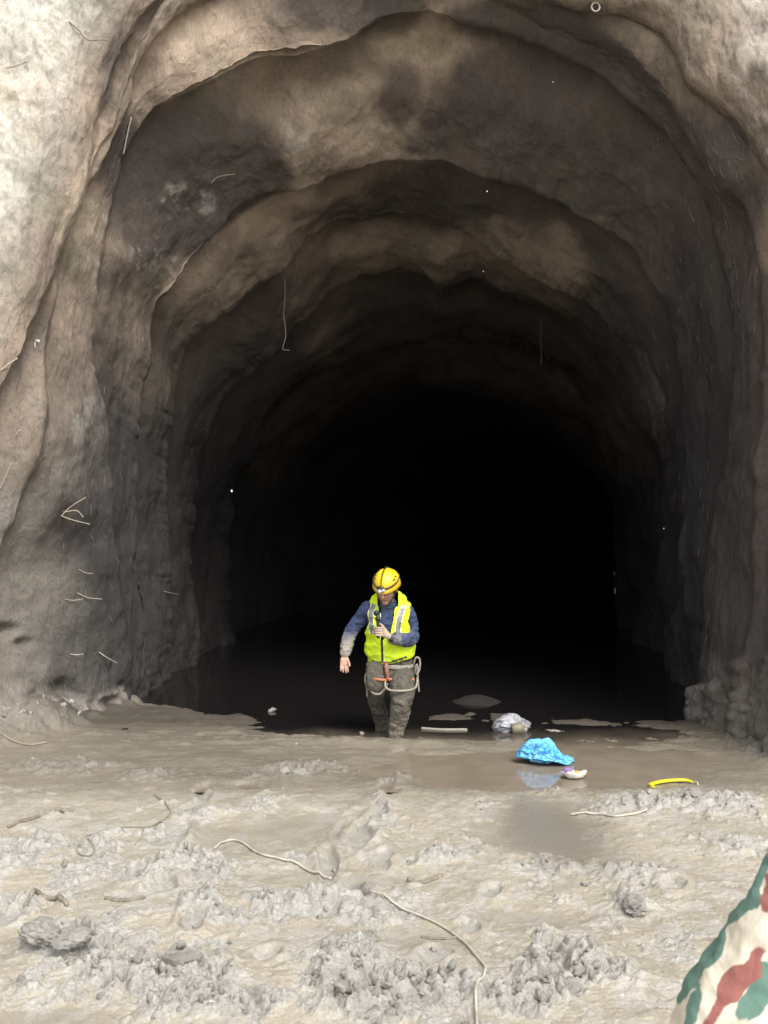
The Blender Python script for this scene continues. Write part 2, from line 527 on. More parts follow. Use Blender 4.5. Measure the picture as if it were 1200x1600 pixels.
keys = [(outer(70, -26, 52), 10), (outer(24, -12, 18), 14), (outer(9, -4.2, 5.0), 26), (outer(3.6, -1.75, 1.2), 34), (outer(1.5, -0.95, 0.0), 34),
        (outer(0.75, -0.68, -0.22), 26), (outer(0.30, -0.42, -0.24), 22), (outer(0.08, -0.18, -0.12), 18), (S['lip'], 16),
        (push(S['lip'], 0.10 * wob(3), 0.16), 12), (push(S['groove'], 0.05 + 0.14 * wob(5), -0.14), 14), (S['groove'], 8),
        (push(S['groove'], 0.16 * wob(6, 5), 0.14), 22), (S['L1'] * 0.55 + push(S['groove'], 0.1, 0) * 0.45, 40),
        (rag('L1', 0.02, 61), 6), (push(S['L1'], 0.06 + 0.20 * wob(9), 0.16), 12), (S['L2'] * 0.5 + push(S['L1'], 0.12, 0) * 0.5, 36),
        (rag('L2', 0.06, 62), 6), (push(S['L2'], 0.22 + 0.36 * wob(13), 0.10), 10), (S['L3'] * 0.5 + push(S['L2'], 0.14, 0) * 0.5, 26),
        (rag('L3', 0.07, 63), 5), (push(S['L3'], 0.18 + 0.36 * wob(15), 0.14), 10), (S['L4'] * 0.5 + push(S['L3'], 0.12, 0) * 0.5, 22),
        (rag('L4', 0.08, 64), 5), (push(S['L4'], 0.25 + 0.40 * wob(18), 0.16), 12), (S['L5'] * 0.5 + push(S['L4'], 0.15, 0) * 0.5, 18),
        (rag('L5', 0.09, 65), 4), (push(S['L5'], 0.4, 0.3), 12), (arch(20, -3.0, 5.6, 5.6), 6), (arch(24, -2.2, 6.9, 5.5), 8),
        (arch(32, 0.5, 10.5, 5.4), 8), (arch(42, 5.0, 15.0, 5.3), 6), (arch(50, 10, 19, 5.0), 3), (arch(50.6, 14, 15, 0.8), 1)]
rows, wsm = [], []
for (A, n), (B, _) in zip(keys[:-1], keys[1:]):
    for k in range(n):
        f = k / n
        rows.append(A * (1 - f) + B * f)
rows.append(keys[-1][0])
P = np.array(rows)
frontrows = sum(n for _, n in keys[:14]) + 6
for it in range(14):                        # soften the crests along the depth
    Q = P.copy()
    Q[1:-1] = 0.25 * P[:-2] + 0.5 * P[1:-1] + 0.25 * P[2:]
    if it >= 2: Q[frontrows:] = P[frontrows:]     # the rounded bands are nearest the mouth
    P = Q
dS = np.gradient(P, axis=0); dT = np.gradient(P, axis=1)
N = np.cross(dS, dT)
N /= np.linalg.norm(N, axis=-1)[..., None] + 1e-9
ctr = np.stack([np.interp(P[..., 1], [7, 16, 24, 50], [0.1, 0.9, 2.4, 14]), P[..., 1] - 1.0, np.full(P.shape[:2], 2.5)], -1)
N *= np.sign(np.sum(N * (ctr - P), -1).mean())
yy = P[..., 1]
zz = P[..., 2]
isout = np.zeros(P.shape[:2])
nout = sum(n for _, n in keys[:5]) + 12
isout[:nout] = 1
isout[nout:nout + 46] = np.linspace(1, 0, 46)[:, None] ** 1.5
amp_far = np.clip(1 + (np.linalg.norm(P - np.array([0, 7, 3]), axis=-1) - 9) * 0.15, 1, 9)
disp = fbm(P * 0.62, 3, 40) * 0.13 * amp_far
disp += fbm(P * np.array([2.3, 2.3, 1.7]), 3, 44) * 0.040
rid = 1 - np.abs(fbm(P * np.array([1.5, 1.5, 1.1]) + fbm(P * 3, 2, 3)[..., None] * 0.25, 3, 51))
disp += (rid - 0.7) * 0.035
lowmask = sstep(0.9, 0.1, zz)
bnoise = fbm(P * 5, 3, 58, 0.6)
disp += fbm(P * np.array([9, 9, 4]), 4, 47, 0.6) * (0.014 + 0.03 * isout + 0.03 * lowmask)
disp += fbm(P * np.array([34, 34, 16]), 2, 48) * (0.004 + 0.008 * isout + 0.006 * lowmask)
uu, vv = proj(P)
front = (yy > 4)
def spot(u, v, ru, rv, y0=5.5, y1=20.0):     # a patch of wall, soft at its rim, anchored where it stands
    w = np.exp(-(((uu - u) / ru) ** 2 + ((vv - v) / rv) ** 2))
    return np.where((yy > y0) & (yy < y1), w, 0)
for u, v, ru, rv, dd in [(96, 1078, 20, 16, -0.16), (12, 985, 22, 9, -0.12), (36, 1005, 14, 8, -0.10), (150, 1095, 30, 10, -0.08), (60, 1105, 30, 9, -0.08),
                         (186, 1075, 7, 14, -0.08), (240, 1055, 6, 16, -0.06), (288, 540, 12, 14, -0.05), (205, 405, 60, 30, 0.05)]:
    disp += spot(u, v, ru, rv, 5.5, 10.5) * dd
vedge = np.interp(uu, [1080, 1095, 1130, 1148, 1165, 1210, 1300], [1085, 1072, 1064, 1040, 1030, 1024, 1000]) + 5 * bnoise
slump = sstep(-3, 5, vv - vedge) * sstep(1084, 1092, uu) * (yy < 9.0) * (yy > 4.5) * (zz < 1.2)
disp += slump * (0.07 + 0.045 * fbm(P * np.array([9, 9, 6]), 4, 61, 0.65) + 0.02 * np.minimum(np.abs(vnoise(P * 13, 62)) * 2.2, 1))
vl = 1092 - 0.10 * uu + 8 * bnoise                      # crumbling foot of the left wall
slumpl = sstep(-4, 10, vv - vl) * (uu < 190) * (yy < 9.4) * (yy > 5.5) * (zz < 1.0)
disp += slumpl * (0.04 + 0.05 * fbm(P * np.array([6, 6, 5]), 4, 64, 0.62))
P = P + N * disp[..., None]
P[:, 0, 2] = -0.5; P[:, -1, 2] = -0.5
bn = fbm(P * np.array([1.6, 1.6, 1.6]), 4, 70)
bn2 = fbm(P * np.array([5.5, 5.5, 3.2]), 4, 77)
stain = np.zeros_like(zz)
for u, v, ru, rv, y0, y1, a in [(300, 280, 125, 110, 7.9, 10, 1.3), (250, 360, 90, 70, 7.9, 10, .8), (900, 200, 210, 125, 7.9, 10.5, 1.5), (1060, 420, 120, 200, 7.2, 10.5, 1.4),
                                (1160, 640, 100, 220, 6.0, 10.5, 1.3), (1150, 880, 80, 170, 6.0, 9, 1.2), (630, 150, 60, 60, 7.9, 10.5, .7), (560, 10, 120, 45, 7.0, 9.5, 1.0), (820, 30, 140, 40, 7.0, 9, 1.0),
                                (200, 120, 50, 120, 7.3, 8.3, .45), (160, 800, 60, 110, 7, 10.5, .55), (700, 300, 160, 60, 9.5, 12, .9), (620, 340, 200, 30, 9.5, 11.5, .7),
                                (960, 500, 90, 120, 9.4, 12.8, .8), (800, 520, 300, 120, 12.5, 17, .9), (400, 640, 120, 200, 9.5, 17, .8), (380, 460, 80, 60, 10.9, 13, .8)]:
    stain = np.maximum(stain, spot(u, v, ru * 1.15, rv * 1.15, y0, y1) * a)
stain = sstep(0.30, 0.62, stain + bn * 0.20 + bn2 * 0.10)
tanm = np.zeros_like(zz)
for u, v, ru, rv, y0, y1, a in [(330, 70, 100, 60, 7.5, 8.6, 1.1), (560, 180, 120, 70, 8, 10, 1.1), (680, 60, 110, 60, 7.8, 9, 1.0), (420, 320, 110, 90, 8.4, 11, .8), (720, 245, 120, 35, 8, 10, .8),
                                (990, 250, 50, 60, 8, 10, .8), (1000, 290, 60, 40, 8, 10, .7), (720, 390, 120, 30, 11, 13, .9), (560, 390, 90, 40, 10.9, 13, .7),
                                (330, 430, 90, 90, 8.4, 11, .7), (130, 330, 60, 120, 7.3, 8.3, .7), (110, 500, 50, 90, 7.3, 8.5, .6), (900, 350, 70, 30, 9, 11, .7), (1055, 560, 30, 90, 9, 11, .7)]:
    tanm = np.maximum(tanm, spot(u, v, ru * 1.1, rv * 1.1, y0, y1) * a)
tanm = sstep(0.25, 0.75, tanm + bn * 0.2 + bn2 * 0.12)
pale = isout * sstep(-0.4, 0.35, 0.25 + bn * 0.6 + np.where(P[..., 0] < 0, 0.4, -0.15)) * np.where(P[..., 0] < 0, 0.95, 0.55) * sstep(2.2, 3.4, zz + bn * 0.8)
lump = np.maximum(spot(212, 412, 75, 32, 7.5, 11), np.maximum(spot(130, 662, 38, 38, 7, 10), np.maximum(spot(290, 315, 60, 30, 8, 11) * .7, spot(480, 215, 40, 30, 8, 10) * 0.7)))
pale = np.maximum(pale, sstep(0.30, 0.6, lump * (0.70 + bn2 * 1.6 + 0.7 * fbm(P * 17, 3, 79, 0.7))) * 0.36)
greym = sstep(3.6, 1.6, zz + bn * 0.9) * sstep(10.5, 8.5, yy)
greym = np.maximum(greym, np.maximum(slump, slumpl))
depth_shade = (1 - np.maximum(slump, slumpl)) * np.maximum(sstep(14.5, 22.0, yy + bn * 0.6), sstep(7.4, 8.8, yy + bn * 0.35) * sstep(5.4, 2.8, zz + bn * 0.5))  # painted shade: darker with depth and low on the inner walls
me = np_mesh('tunnel_bore', P, grid_faces(P.shape[0], P.shape[1]))
for nme, a in (('stain', stain), ('tan', tanm), ('pale', pale), ('grey', greym), ('depth_shade', depth_shade)):
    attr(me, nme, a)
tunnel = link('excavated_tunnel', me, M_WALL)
tag(tunnel, 'rough earthen tunnel mouth arching over the muddy floor and running into darkness', 'tunnel', kind='structure')
TP = P.reshape(-1, 3); TN = N.reshape(-1, 3)
TU, TV = proj(TP)
_vis = (TP[:, 1] > 5) & (TP[:, 1] < 22)
def hit(u, v):                              # surface point of the wall seen at a photo pixel
    d = (TU - u) ** 2 + (TV - v) ** 2
    ok = _vis & (d < 25)
    if not ok.any(): ok = _vis & (d < 400)
    i = np.where(ok)[0]
    i = i[np.argmin(TP[i, 1] + 0.002 * d[i])]
    return TP[i], TN[i]

# ------------------------------------------------------------------ ground
HEAPS = [(95, 1492, 70, 26, .085, 1), (230, 1535, 130, 30, .035, 1), (320, 1580, 130, 26, .035, 1), (540, 1500, 80, 38, .06, 1), (530, 1545, 70, 26, .04, 1), (620, 1560, 60, 22, .04, 1),
         (290, 1350, 70, 24, .035, 1), (235, 1370, 60, 26, .03, 1), (330, 1375, 50, 18, .03, 1), (25, 1345, 60, 40, .035, 1), (15, 1430, 60, 26, .055, 1), (85, 1412, 50, 12, .035, .7),
         (460, 1207, 110, 13, .04, .9), (250, 1215, 90, 12, .025, .8), (90, 1205, 100, 16, .03, .8), (625, 1215, 26, 16, .04, .8), (600, 1262, 22, 26, .03, .7), (580, 1305, 22, 22, .03, .8),
         (1120, 1262, 90, 22, .05, 1), (1010, 1262, 70, 14, .03, .9), (1185, 1175, 36, 26, .10, 1), (690, 1348, 70, 9, .028, .9), (870, 1360, 110, 8, .022, .9), (985, 1420, 36, 16, .06, 1),
         (950, 1440, 50, 12, .03, .9), (860, 1478, 36, 18, .04, 1), (900, 1530, 110, 34, .06, 1), (860, 1565, 80, 24, .05, 1), (690, 1552, 70, 24, .045, 1), (735, 1448, 26, 14, .04, .9),
         (505, 1400, 46, 22, .035, .9), (450, 1410, 40, 14, .03, .8), (300, 1425, 60, 22, .04, .9), (340, 1440, 60, 14, .03, .9), (60, 1290, 60, 16, .02, .6), (160, 1305, 60, 12, .02, .6),
         (310, 1275, 34, 22, .03, .8), (270, 1305, 30, 14, .03, .8), (150, 1320, 40, 18, .02, .6), (20, 1500, 40, 20, .02, .4), (1150, 1340, 60, 20, .02, .5), (860, 1240, 50, 8, .02, .6),
         (180, 1440, 80, 16, .02, .6), (560, 1590, 120, 16, .04, .9), (770, 1590, 60, 14, .04, .8), (800, 1300, 10, 40, .01, .2)]
HOLES = [(512, 1352, 11, 16, .09), (300, 1448, 15, 12, .10), (497, 1432, 26, 10, .07), (268, 1312, 20, 8, .05), (306, 1262, 10, 14, .04), (290, 1300, 12, 10, .05), (218, 1365, 10, 16, .04),
         (575, 1295, 8, 14, .05), (600, 1345, 10, 10, .04), (640, 1198, 14, 6, .04), (130, 1512, 30, 6, .03), (585, 1560, 20, 8, .05), (738, 1456, 14, 8, .05), (390, 1230, 20, 6, .04), (628, 1178, 12, 5, .05), (612, 1232, 10, 9, .06), (592, 1268, 9, 10, .06), (560, 1318, 9, 14, .06), (534, 1300, 7, 10, .05), (540, 1390, 14, 12, .06), (318, 1240, 9, 10, .05), (285, 1330, 12, 10, .05), (250, 1392, 12, 10, .06), (680, 1500, 14, 10, .05), (930, 1310, 12, 7, .03), (770, 1400, 14, 8, .04), (1060, 1390, 14, 8, .04), (420, 1500, 16, 10, .05),
         (10, 1440, 16, 12, .05), (470, 1212, 22, 5, .05), (845, 1555, 20, 10, .04), (660, 1585, 20, 9, .05), (205, 1408, 30, 4, .015), (445, 1418, 20, 6, .03)]
POOLS = [(0.9, 6.35, 1.0, .55, .05), (1.9, 6.6, 1.2, .5, .035), (0.6, 7.75, 1.5, .5, .055), (0.98, 5.0, .36, .75, .031), (-.55, 4.9, .7, .35, .02), (-.35, 4.2, .5, .2, .02), (2.2, 7.6, 1.0, .4, .03),
         (0.05, 3.55, 0.5, 0.12, .012), (-1.25, 2.95, 0.5, 0.10, .03), (0.75, 3.75, .45, .12, .015)]
def lin(s): return s
def ground_fields(x, y):
    p = np.stack([x, y], -1)
    near = sstep(30, 9, np.hypot(x, y - 4))
    h = 0.022 + fbm(p * 1.3, 3, 101) * 0.022 + fbm(p * 5.0, 3, 107) * 0.008
    h = h + np.clip(np.abs(x) - 4.5, 0, 60) * 0.05 * sstep(12, 2, y) + fbm(p * 0.1, 3, 111) * 0.5 * sstep(6, 30, np.hypot(x, y - 4)) * sstep(8, 0, y)
    wet = sstep(5.1, 6.3, y) * (0.92 + 0.15 * fbm(p * 1.7, 3, 103))
    m = np.zeros_like(x)
    hp = np.zeros_like(x)
    wp = p + np.stack([fbm(p * 4, 3, 120), fbm(p * 4, 3, 125)], -1) * 0.06
    for u, v, ru, rv, a, k in HEAPS:
        cx, cy = G(u, v)
        sx = ru / FPX * cy
        sy = max(rv / FPX * cy * cy / CAMZ, 0.03)
        q = ((wp[..., 0] - cx) / sx) ** 2 + ((wp[..., 1] - cy) / sy) ** 2
        g = np.exp(-q * 0.9)
        m = np.maximum(m, g * k)
        hp = np.maximum(hp, g * a)
    bank = np.zeros_like(x)
    bw = fbm(p * 3.2, 4, 137, 0.6) * 0.22
    for cx, cy, sx, sy, a in [(-3.55, 8.0, .7, 1.0, .30), (-3.0, 9.2, .4, .6, .12), (-4.3, 7.0, 1.0, 1.0, .6), (3.75, 7.9, .50, .75, .75), (3.42, 8.45, .22, .3, .45), (3.6, 7.0, .45, .8, .50), (3.7, 6.2, .6, .7, .4)]:
        bank = np.maximum(bank, a * sstep(0.15, 1.0, np.exp(-((x - cx + bw) / sx) ** 2 - ((y - cy) / sy) ** 2)))
    nz = fbm(p * 2.6, 4, 131)
    nz2 = fbm(wp * 13, 4, 133, 0.6)
    mk = sstep(0.24, 0.85, m + nz * 0.30 + nz2 * 0.26)
    mk = np.maximum(mk, sstep(0.10, 0.42, nz + nz2 * 0.45) * 0.6 * sstep(6.1, 5.3, y))
    mk = np.maximum(mk, sstep(0.01, 0.10, bank) * 0.95)
    for cx, cy, sx, sy, a in POOLS:
        g = np.exp(-(((wp[..., 0] - cx) / sx) ** 2 + ((wp[..., 1] - cy) / sy) ** 2) ** 1.5)
        h = h - a * g
        mk = mk * (1 - 0.85 * g)
        wet = np.maximum(wet, g * 0.9 if a > .03 else g * 0.35)
    # water stands inside the bore; a bank of mud keeps it back on the left
    edge = 8.2 + 0.8 * sstep(-0.6, -2.4, x) + 0.15 * vnoise(np.stack([x * 4.2, y * 0 + 3], -1), 19) + 0.35 * vnoise(np.stack([x * 1.2, y * 0 + 3], -1), 9)
    h = h + 0.05 * np.exp(-((x + .15) / .9) ** 2 - ((y - 7.22) / .2) ** 2)
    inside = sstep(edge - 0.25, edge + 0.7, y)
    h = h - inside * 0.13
    wet = np.maximum(wet, inside * 1.6)  # inside the bore this value also carries the painted shade
    h = h + hp * (0.45 + 0.35 * nz2) + bank
    # broken clods: cells with gaps between, at three sizes
    cr = np.zeros_like(x)
    cre = 0
    for f_, a, sd in ((9, .052, 1), (20, .030, 2), (43, .013, 3), (95, .005, 4)):
        q_ = wp * np.array([f_ * 0.85, f_ * 1.35]) + fbm(p * f_ * 0.6, 2, 190 + sd)[..., None] * 0.6
        cre = cre + a * np.minimum(np.abs(vnoise(q_, 180 + sd)) * 2.2, 1.0)
    for cell, a, sd in ((0.10, .026, 1), (0.045, .014, 2)):
        f1, f2, cv = worley(wp / cell + fbm(p / cell * 0.9, 2, 140 + sd)[..., None] * 0.35, 150 + sd)
        cr = cr + a * (sstep(0.02, 0.32, f2 - f1) * (0.35 + 0.9 * cv) - 0.35)
    rid = 1 - np.abs(fbm(p * 11, 4, 160, 0.6))
    far = sstep(5.8, 7.2, y)
    h = h + mk * (1 - 0.55 * far) * (cr * 0.6 + (cre - 0.05) * 0.85 + (rid - 0.72) * 0.03)
    fw = np.clip(1 - wet * 0.5, 0.2, 1)
    h = h + (1 - mk) * fbm(p * 22, 3, 170) * 0.0035 * fw
    h = h + (1 - mk * .7) * fw * 0.010 * np.maximum(fbm(wp * np.array([20, 30]), 4, 172, 0.65) - 0.12, 0)   # flecks and torn skin on the slurry
    h = h - (1 - mk) * fw * 0.006 * sstep(0.055, 0.0, np.abs(fbm(wp * np.array([7, 10]) + 3, 4, 174, 0.6)))
    # drag marks across the wet band
    h = h + fbm(np.stack([x * 1.5, y * 9], -1), 3, 175) * 0.008 * sstep(5.6, 6.6, y) * (1 - mk)
    wb = sstep(6.6, 7.4, y) * sstep(9.6, 8.8, y)
    h = h + wb * (fbm(np.stack([x * 2.2, y * 6.5], -1), 4, 178, 0.6) * 0.015 + 0.03 * np.maximum(fbm(np.stack([x * 9, y * 9], -1), 3, 181) - .28, 0))
    wet = np.maximum(wet, wb * (0.95 + 0.35 * sstep(7.3, 8.1, y)))
    for u, v, ru, rv, dd in HOLES:
        cx, cy = G(u, v)
        sx = ru / FPX * cy; sy = max(rv / FPX * cy * cy / CAMZ, 0.03)
        q = ((wp[..., 0] - cx) / sx) ** 2 + ((wp[..., 1] - cy) / sy) ** 2
        h = h - dd * (1.5 if cy < 5.6 else 1.0) * np.exp(-q ** 1.8 * 0.8) + dd * (0.22 if cy < 5 else 0.05) * np.exp(-(np.sqrt(q) - 1.7) ** 2 * 3)
        mk = np.maximum(mk, 0.6 * np.exp(-q * 0.4))
    dry = sstep(5.9, 5.5, y)
    h = np.where(h < 0.006, h * (1 - dry) + dry * (0.006 + (h - 0.006) * 0.15), h)
    mound = np.exp(-((x - 1.02) / .36) ** 2 - ((y - 9.3) / .35) ** 2)
    h = h + mound * 0.18
    return h, mk, wet

def ground_z(x, y):
    return float(ground_fields(np.array([float(x)]), np.array([float(y)]))[0][0])

nr, nc = 820, 860
inv = np.linspace(1 / 2.35, 1 / 12.5, nr - 60)
ys = np.concatenate([-np.geomspace(160, 2.0, 22) , np.linspace(-1.6, 2.2, 16), 1 / inv, np.geomspace(13, 75, 22)])
nr = len(ys)
t_ = np.linspace(-1, 1, nc)
core = 0.93
def xrow(y):
    w = max(0.9, abs(y) * 0.53 + 0.35) if y < 9 else 5.2
    a = np.abs(t_)
    x = np.where(a <= core, a / core * w, w + (np.clip(a - core, 0, 1) / (1 - core)) ** 2.2 * (170 - w))
    return x * np.sign(t_)
X = np.array([xrow(y) for y in ys]); Y = np.repeat(ys[:, None], nc, 1)
Hh, MK, WT = ground_fields(X, Y)
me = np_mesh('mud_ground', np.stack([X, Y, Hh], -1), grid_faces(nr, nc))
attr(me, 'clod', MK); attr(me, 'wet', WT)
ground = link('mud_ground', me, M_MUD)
tag(ground, 'churned grey and tan mud floor trodden into clods and slurry', 'mud', kind='structure')

wv = np.array([(-7, 5.75, 0), (7, 5.75, 0), (20, 30, 0), (24, 60, 0), (-7, 60, 0)])
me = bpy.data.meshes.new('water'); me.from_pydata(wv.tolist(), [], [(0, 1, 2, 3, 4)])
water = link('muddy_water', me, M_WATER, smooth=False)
tag(water, 'still brown water lying in the hollows and across the tunnel floor', 'water', kind='structure')

# loose crumbs of mud thrown over the heaps
def ico_variants(n, sub=1):
    out = []
    for k in range(n):
        bm = bmesh.new()
        bmesh.ops.create_icosphere(bm, subdivisions=sub, radius=1)
        V = np.array([v.co[:] for v in bm.verts]); F = np.array([[v.index for v in f.verts] for f in bm.faces])
        bm.free()
        d = 1 + 0.75 * fbm(V * 1.7 + k * 5, 3, 200 + k, 0.7)
        out.append((V * d[:, None] * np.array([1.15, 0.9, 0.62]), F))
    return out
var = ico_variants(10, 2)
VV, FF, off = [], [], 0
cand = 0
cx = RS.uniform(-1, 1, 26000); cyi = RS.uniform(1 / 9.0, 1 / 2.4, 26000)
cy = 1 / cyi
cxx = cx * (cy * 0.5 + 0.2)
ch, cm, cw = ground_fields(cxx, cy)
keep = np.where((RS.rand(26000) < np.clip(cm * 1.1 - 0.45, 0, 1) ** 1.3 * 0.42 * np.where(np.abs(cxx) > 2.7, 1.5, 1)))[0][:700]
for i in keep:
    v, f = var[RS.randint(10)]
    s = RS.choice([0.006, 0.009, 0.013, 0.02, 0.03], p=[.52, .34, .12, .02, .0]) * (1 + 0.12 * cy[i])
    e = Euler(RS.uniform(-3, 3, 3)).to_matrix()
    vv_ = v @ np.array(e).T * s + np.array([cxx[i], cy[i], ch[i] + s * 0.25])
    VV.append(vv_); FF.append(f + off); off += len(v)
me = np_mesh('mud_crumbs', np.vstack(VV), np.vstack(FF))
link('mud_crumbs', me, M_CRUMB)
tag(bpy.data.objects['mud_crumbs'], 'loose grey crumbs of mud scattered over the trodden heaps', 'mud crumbs', kind='stuff')

# the larger clods one could pick up
def clod(u, v, size, flat, seed, label, dz=0.0):
    x, y = G(u, v, 0.03)
    V, F = ellipsoid((0, 0, 0), (1, 1, 1), n=56, m=40)
    P_ = V * np.array([1, 0.8, flat])
    f1, f2, cv = worley(V[:, :2] * 2.6 + V[:, 2:] * 1.7, seed)
    d = 0.28 * fbm(V * 1.5 + seed, 3, seed) + 0.17 * (sstep(0, .35, f2 - f1) * (0.4 + cv) - 0.5) + 0.12 * (0.6 - np.abs(fbm(V * 4 + seed, 3, seed + 2)))
    P_ = P_ * (1 + d)[:, None] * size
    o = link('mud_clod', join([(P_, F)]), M_CRUMB)
    o.location = (x, y, ground_z(x, y) + size * flat * 0.35 + dz)
    o.rotation_euler = (0, 0, seed)
    return tag(o, label, 'mud clod', 'large clods of mud lying on the floor')
clod(62, 1490, .075, .62, 31, 'big dark cracked clod of mud at the lower left, left half of the largest heap')
clod(112, 1496, .07, .5, 32, 'cracked clod pressed against the right side of the largest heap at the lower left')
clod(992, 1425, .055, .6, 33, 'upright grey clod of mud with a dark side, alone left of the camouflage sleeve')
clod(470, 1210, .07, .45, 34, 'dark clod on the ridge of mud between the walking man and the looped white cord')
clod(565, 1478, .06, .5, 35, 'pale rounded clod on top of the heap at the bottom centre')
clod(880, 1545, .07, .4, 36, 'flat crumbling clod on the heap at the lower right, below the upright clod')
clod(645, 1140 - 2, .03, .6, 37, "small lump of mud beside the walking man's front leg", -0.01)
clod(866, 1136, .10, .35, 38, 'low wet lump of mud behind the blue bag, right of the pale plastic bundle')
clod(1160, 1045, .16, .6, 39, 'broken edge of dried mud at the foot of the right wall')
clod(1120, 1098, .12, .55, 40, 'rounded block of mud where the right wall meets the floor')

# ------------------------------------------------------------------ litter on the floor
t = NT('blue_plastic')
c = t.mix(t.ramp(t.noise(14, 4, 0.6), 0.3, 0.7), (0.035, 0.30, 0.66), (0.20, 0.56, 0.84))
M_BLUE = t.out(Base_Color=c, Roughness=0.32, Normal=t.bump(t.noise(25, 4, 0.6, 0.6), 0.5, 0.02), Subsurface_Weight=0.15)
def crumpled(c, r, seed, n=64, m=44, amp=0.3, fold=3.0):
    V, F = ellipsoid((0, 0, 0), (1, 1, 1), n=n, m=m)
    w = V + fbm(V * 1.2 + seed, 2, seed)[:, None] * 0.4
    d = (0.5 - np.abs(fbm(w * fold + seed, 3, seed + 1, 0.55))) * amp + fbm(V * 1.4 + seed, 2, seed + 4) * amp * 0.8
    return V * (1 + d)[:, None] * np.array(r) + np.array(c), F
bx_, by_ = G(852, 1192)
root = empty('plastic_bag', (bx_, by_, 0), 'crumpled bright blue plastic bag floating in the brown puddle', 'plastic bag')
root.scale = (0.84, 0.84, 0.76)
V, F = crumpled((0, 0, 0), (0.195, 0.14, 0.125), 5, 110, 76, 0.42, 3.0)
V[:, 2] = np.where(V[:, 2] < 0, V[:, 2] * 0.5, V[:, 2])
k = sstep(0.02, 0.2, V[:, 0])
V[:, 2] = V[:, 2] * (1 - 0.55 * k) + 0.07 * (1 - k) + 0.012
link('bag_body', join([(V, F)]), M_BLUE, root)
V, F = crumpled((0.185, -0.01, 0.028), (0.06, 0.05, 0.04), 9, 40, 28, 0.5, 3.0)
link('bag_mouth', join([(V, F)]), M_BLUE, root)
# torn handles of the bag
for s, q in ((1, .0), (-1, .02)):
    link('handle', join([tube([(0.2, 0.01 * s, 0.03), (0.225, 0.03 * s, 0.05 + q), (0.25, 0.02 * s, 0.02), (0.235, 0, 0.008)], [(.014, .004)] * 4, n=8, seg=12, up=(0, 0, 1))]), M_BLUE, root)

M_WHITE = plain('white_card', (0.72, 0.69, 0.64), 0.5, 0.1, 20)
M_PURPLE = plain('purple_print', (0.22, 0.13, 0.30), 0.5, 0.2, 30)
M_TANPRINT = plain('ochre_print', (0.62, 0.42, 0.17), 0.5, 0.25, 40)
wx, wy = G(898, 1217)
root = empty('food_packet', (wx, wy, 0.0), 'small torn white food packet with ochre and purple inside, in front of the blue bag', 'food packet')
root.rotation_euler = (R(-8), 0, R(8)); root.scale = (0.95, 0.95, 0.95)
nu, nv = 26, 8
Vp = []
for i in range(nu):
    a = i / nu * 2 * math.pi
    for j in range(nv):
        f = j / (nv - 1)
        rr_ = 0.035 + 0.06 * f ** 0.8 * (1 + 0.12 * math.sin(3 * a + 1) + 0.06 * math.sin(7 * a))
        Vp.append((rr_ * math.cos(a), rr_ * 0.65 * math.sin(a), 0.004 + 0.048 * f * f + 0.008 * math.sin(5 * a) * f))
Vp = np.array(Vp).reshape(nu, nv, 3)
F = [(i * nv + j, ((i + 1) % nu) * nv + j, ((i + 1) % nu) * nv + j + 1, i * nv + j + 1) for i in range(nu) for j in range(nv - 1)]
me = bpy.data.meshes.new('tray'); me.from_pydata(Vp.reshape(-1, 3).tolist(), [], F + [tuple(i * nv for i in range(nu))[::-1]])
o = link('packet_shell', me, M_WHITE, root); o.modifiers.new('s', 'SOLIDIFY').thickness = 0.003
V, F = crumpled((0.03, 0.0, 0.035), (0.05, 0.035, 0.02), 14, 32, 20, 0.4)
link('ochre_lining', join([(V, F)]), M_TANPRINT, root)
V, F = crumpled((-0.045, 0.015, 0.05), (0.032, 0.022, 0.03), 15, 32, 20, 0.4)
link('purple_flap', join([(V, F)]), M_PURPLE, root)

M_YEL = plain('yellow_plastic', (0.80, 0.72, 0.02), 0.4, 0.12, 30)
pA = [G(1016, 1222, .03), G(1030, 1219, .03), G(1050, 1217, .03), G(1072, 1217, .03), G(1083, 1220, .03)]
root = empty('plastic_strip', (pA[2][0], pA[2][1], 0), 'bright yellow bent plastic strip with a whitish end lying on wet mud at the right', 'plastic strip')
cx0, cy0 = pA[2]
zs = [.014, .018, .020, .021, .018]
pp = [(a - cx0, b - cy0, z) for (a, b), z in zip(pA, zs)]
link('yellow_bar', join([tube(pp, [(.016, .010), (.017, .011), (.016, .011), (.013, .010), (.009, .007)], n=12, seg=30, up=(0, 0, 1))]), M_YEL, root)
link('hooked_end', join([tube([pp[0], (pp[0][0] + .012, pp[0][1] - .07, .004), (pp[0][0] + .05, pp[0][1] - .075, .008)], [.012, .012, .009], n=10, seg=14)]), M_YEL, root)
link('whitish_end', join([tube([pp[-1], (pp[-1][0] + .016, pp[-1][1] - .03, .028), (pp[-1][0] + .014, pp[-1][1] - .07, .006)], [.008, .006, .005], n=10, seg=14)]), M_WHITECORD, root)

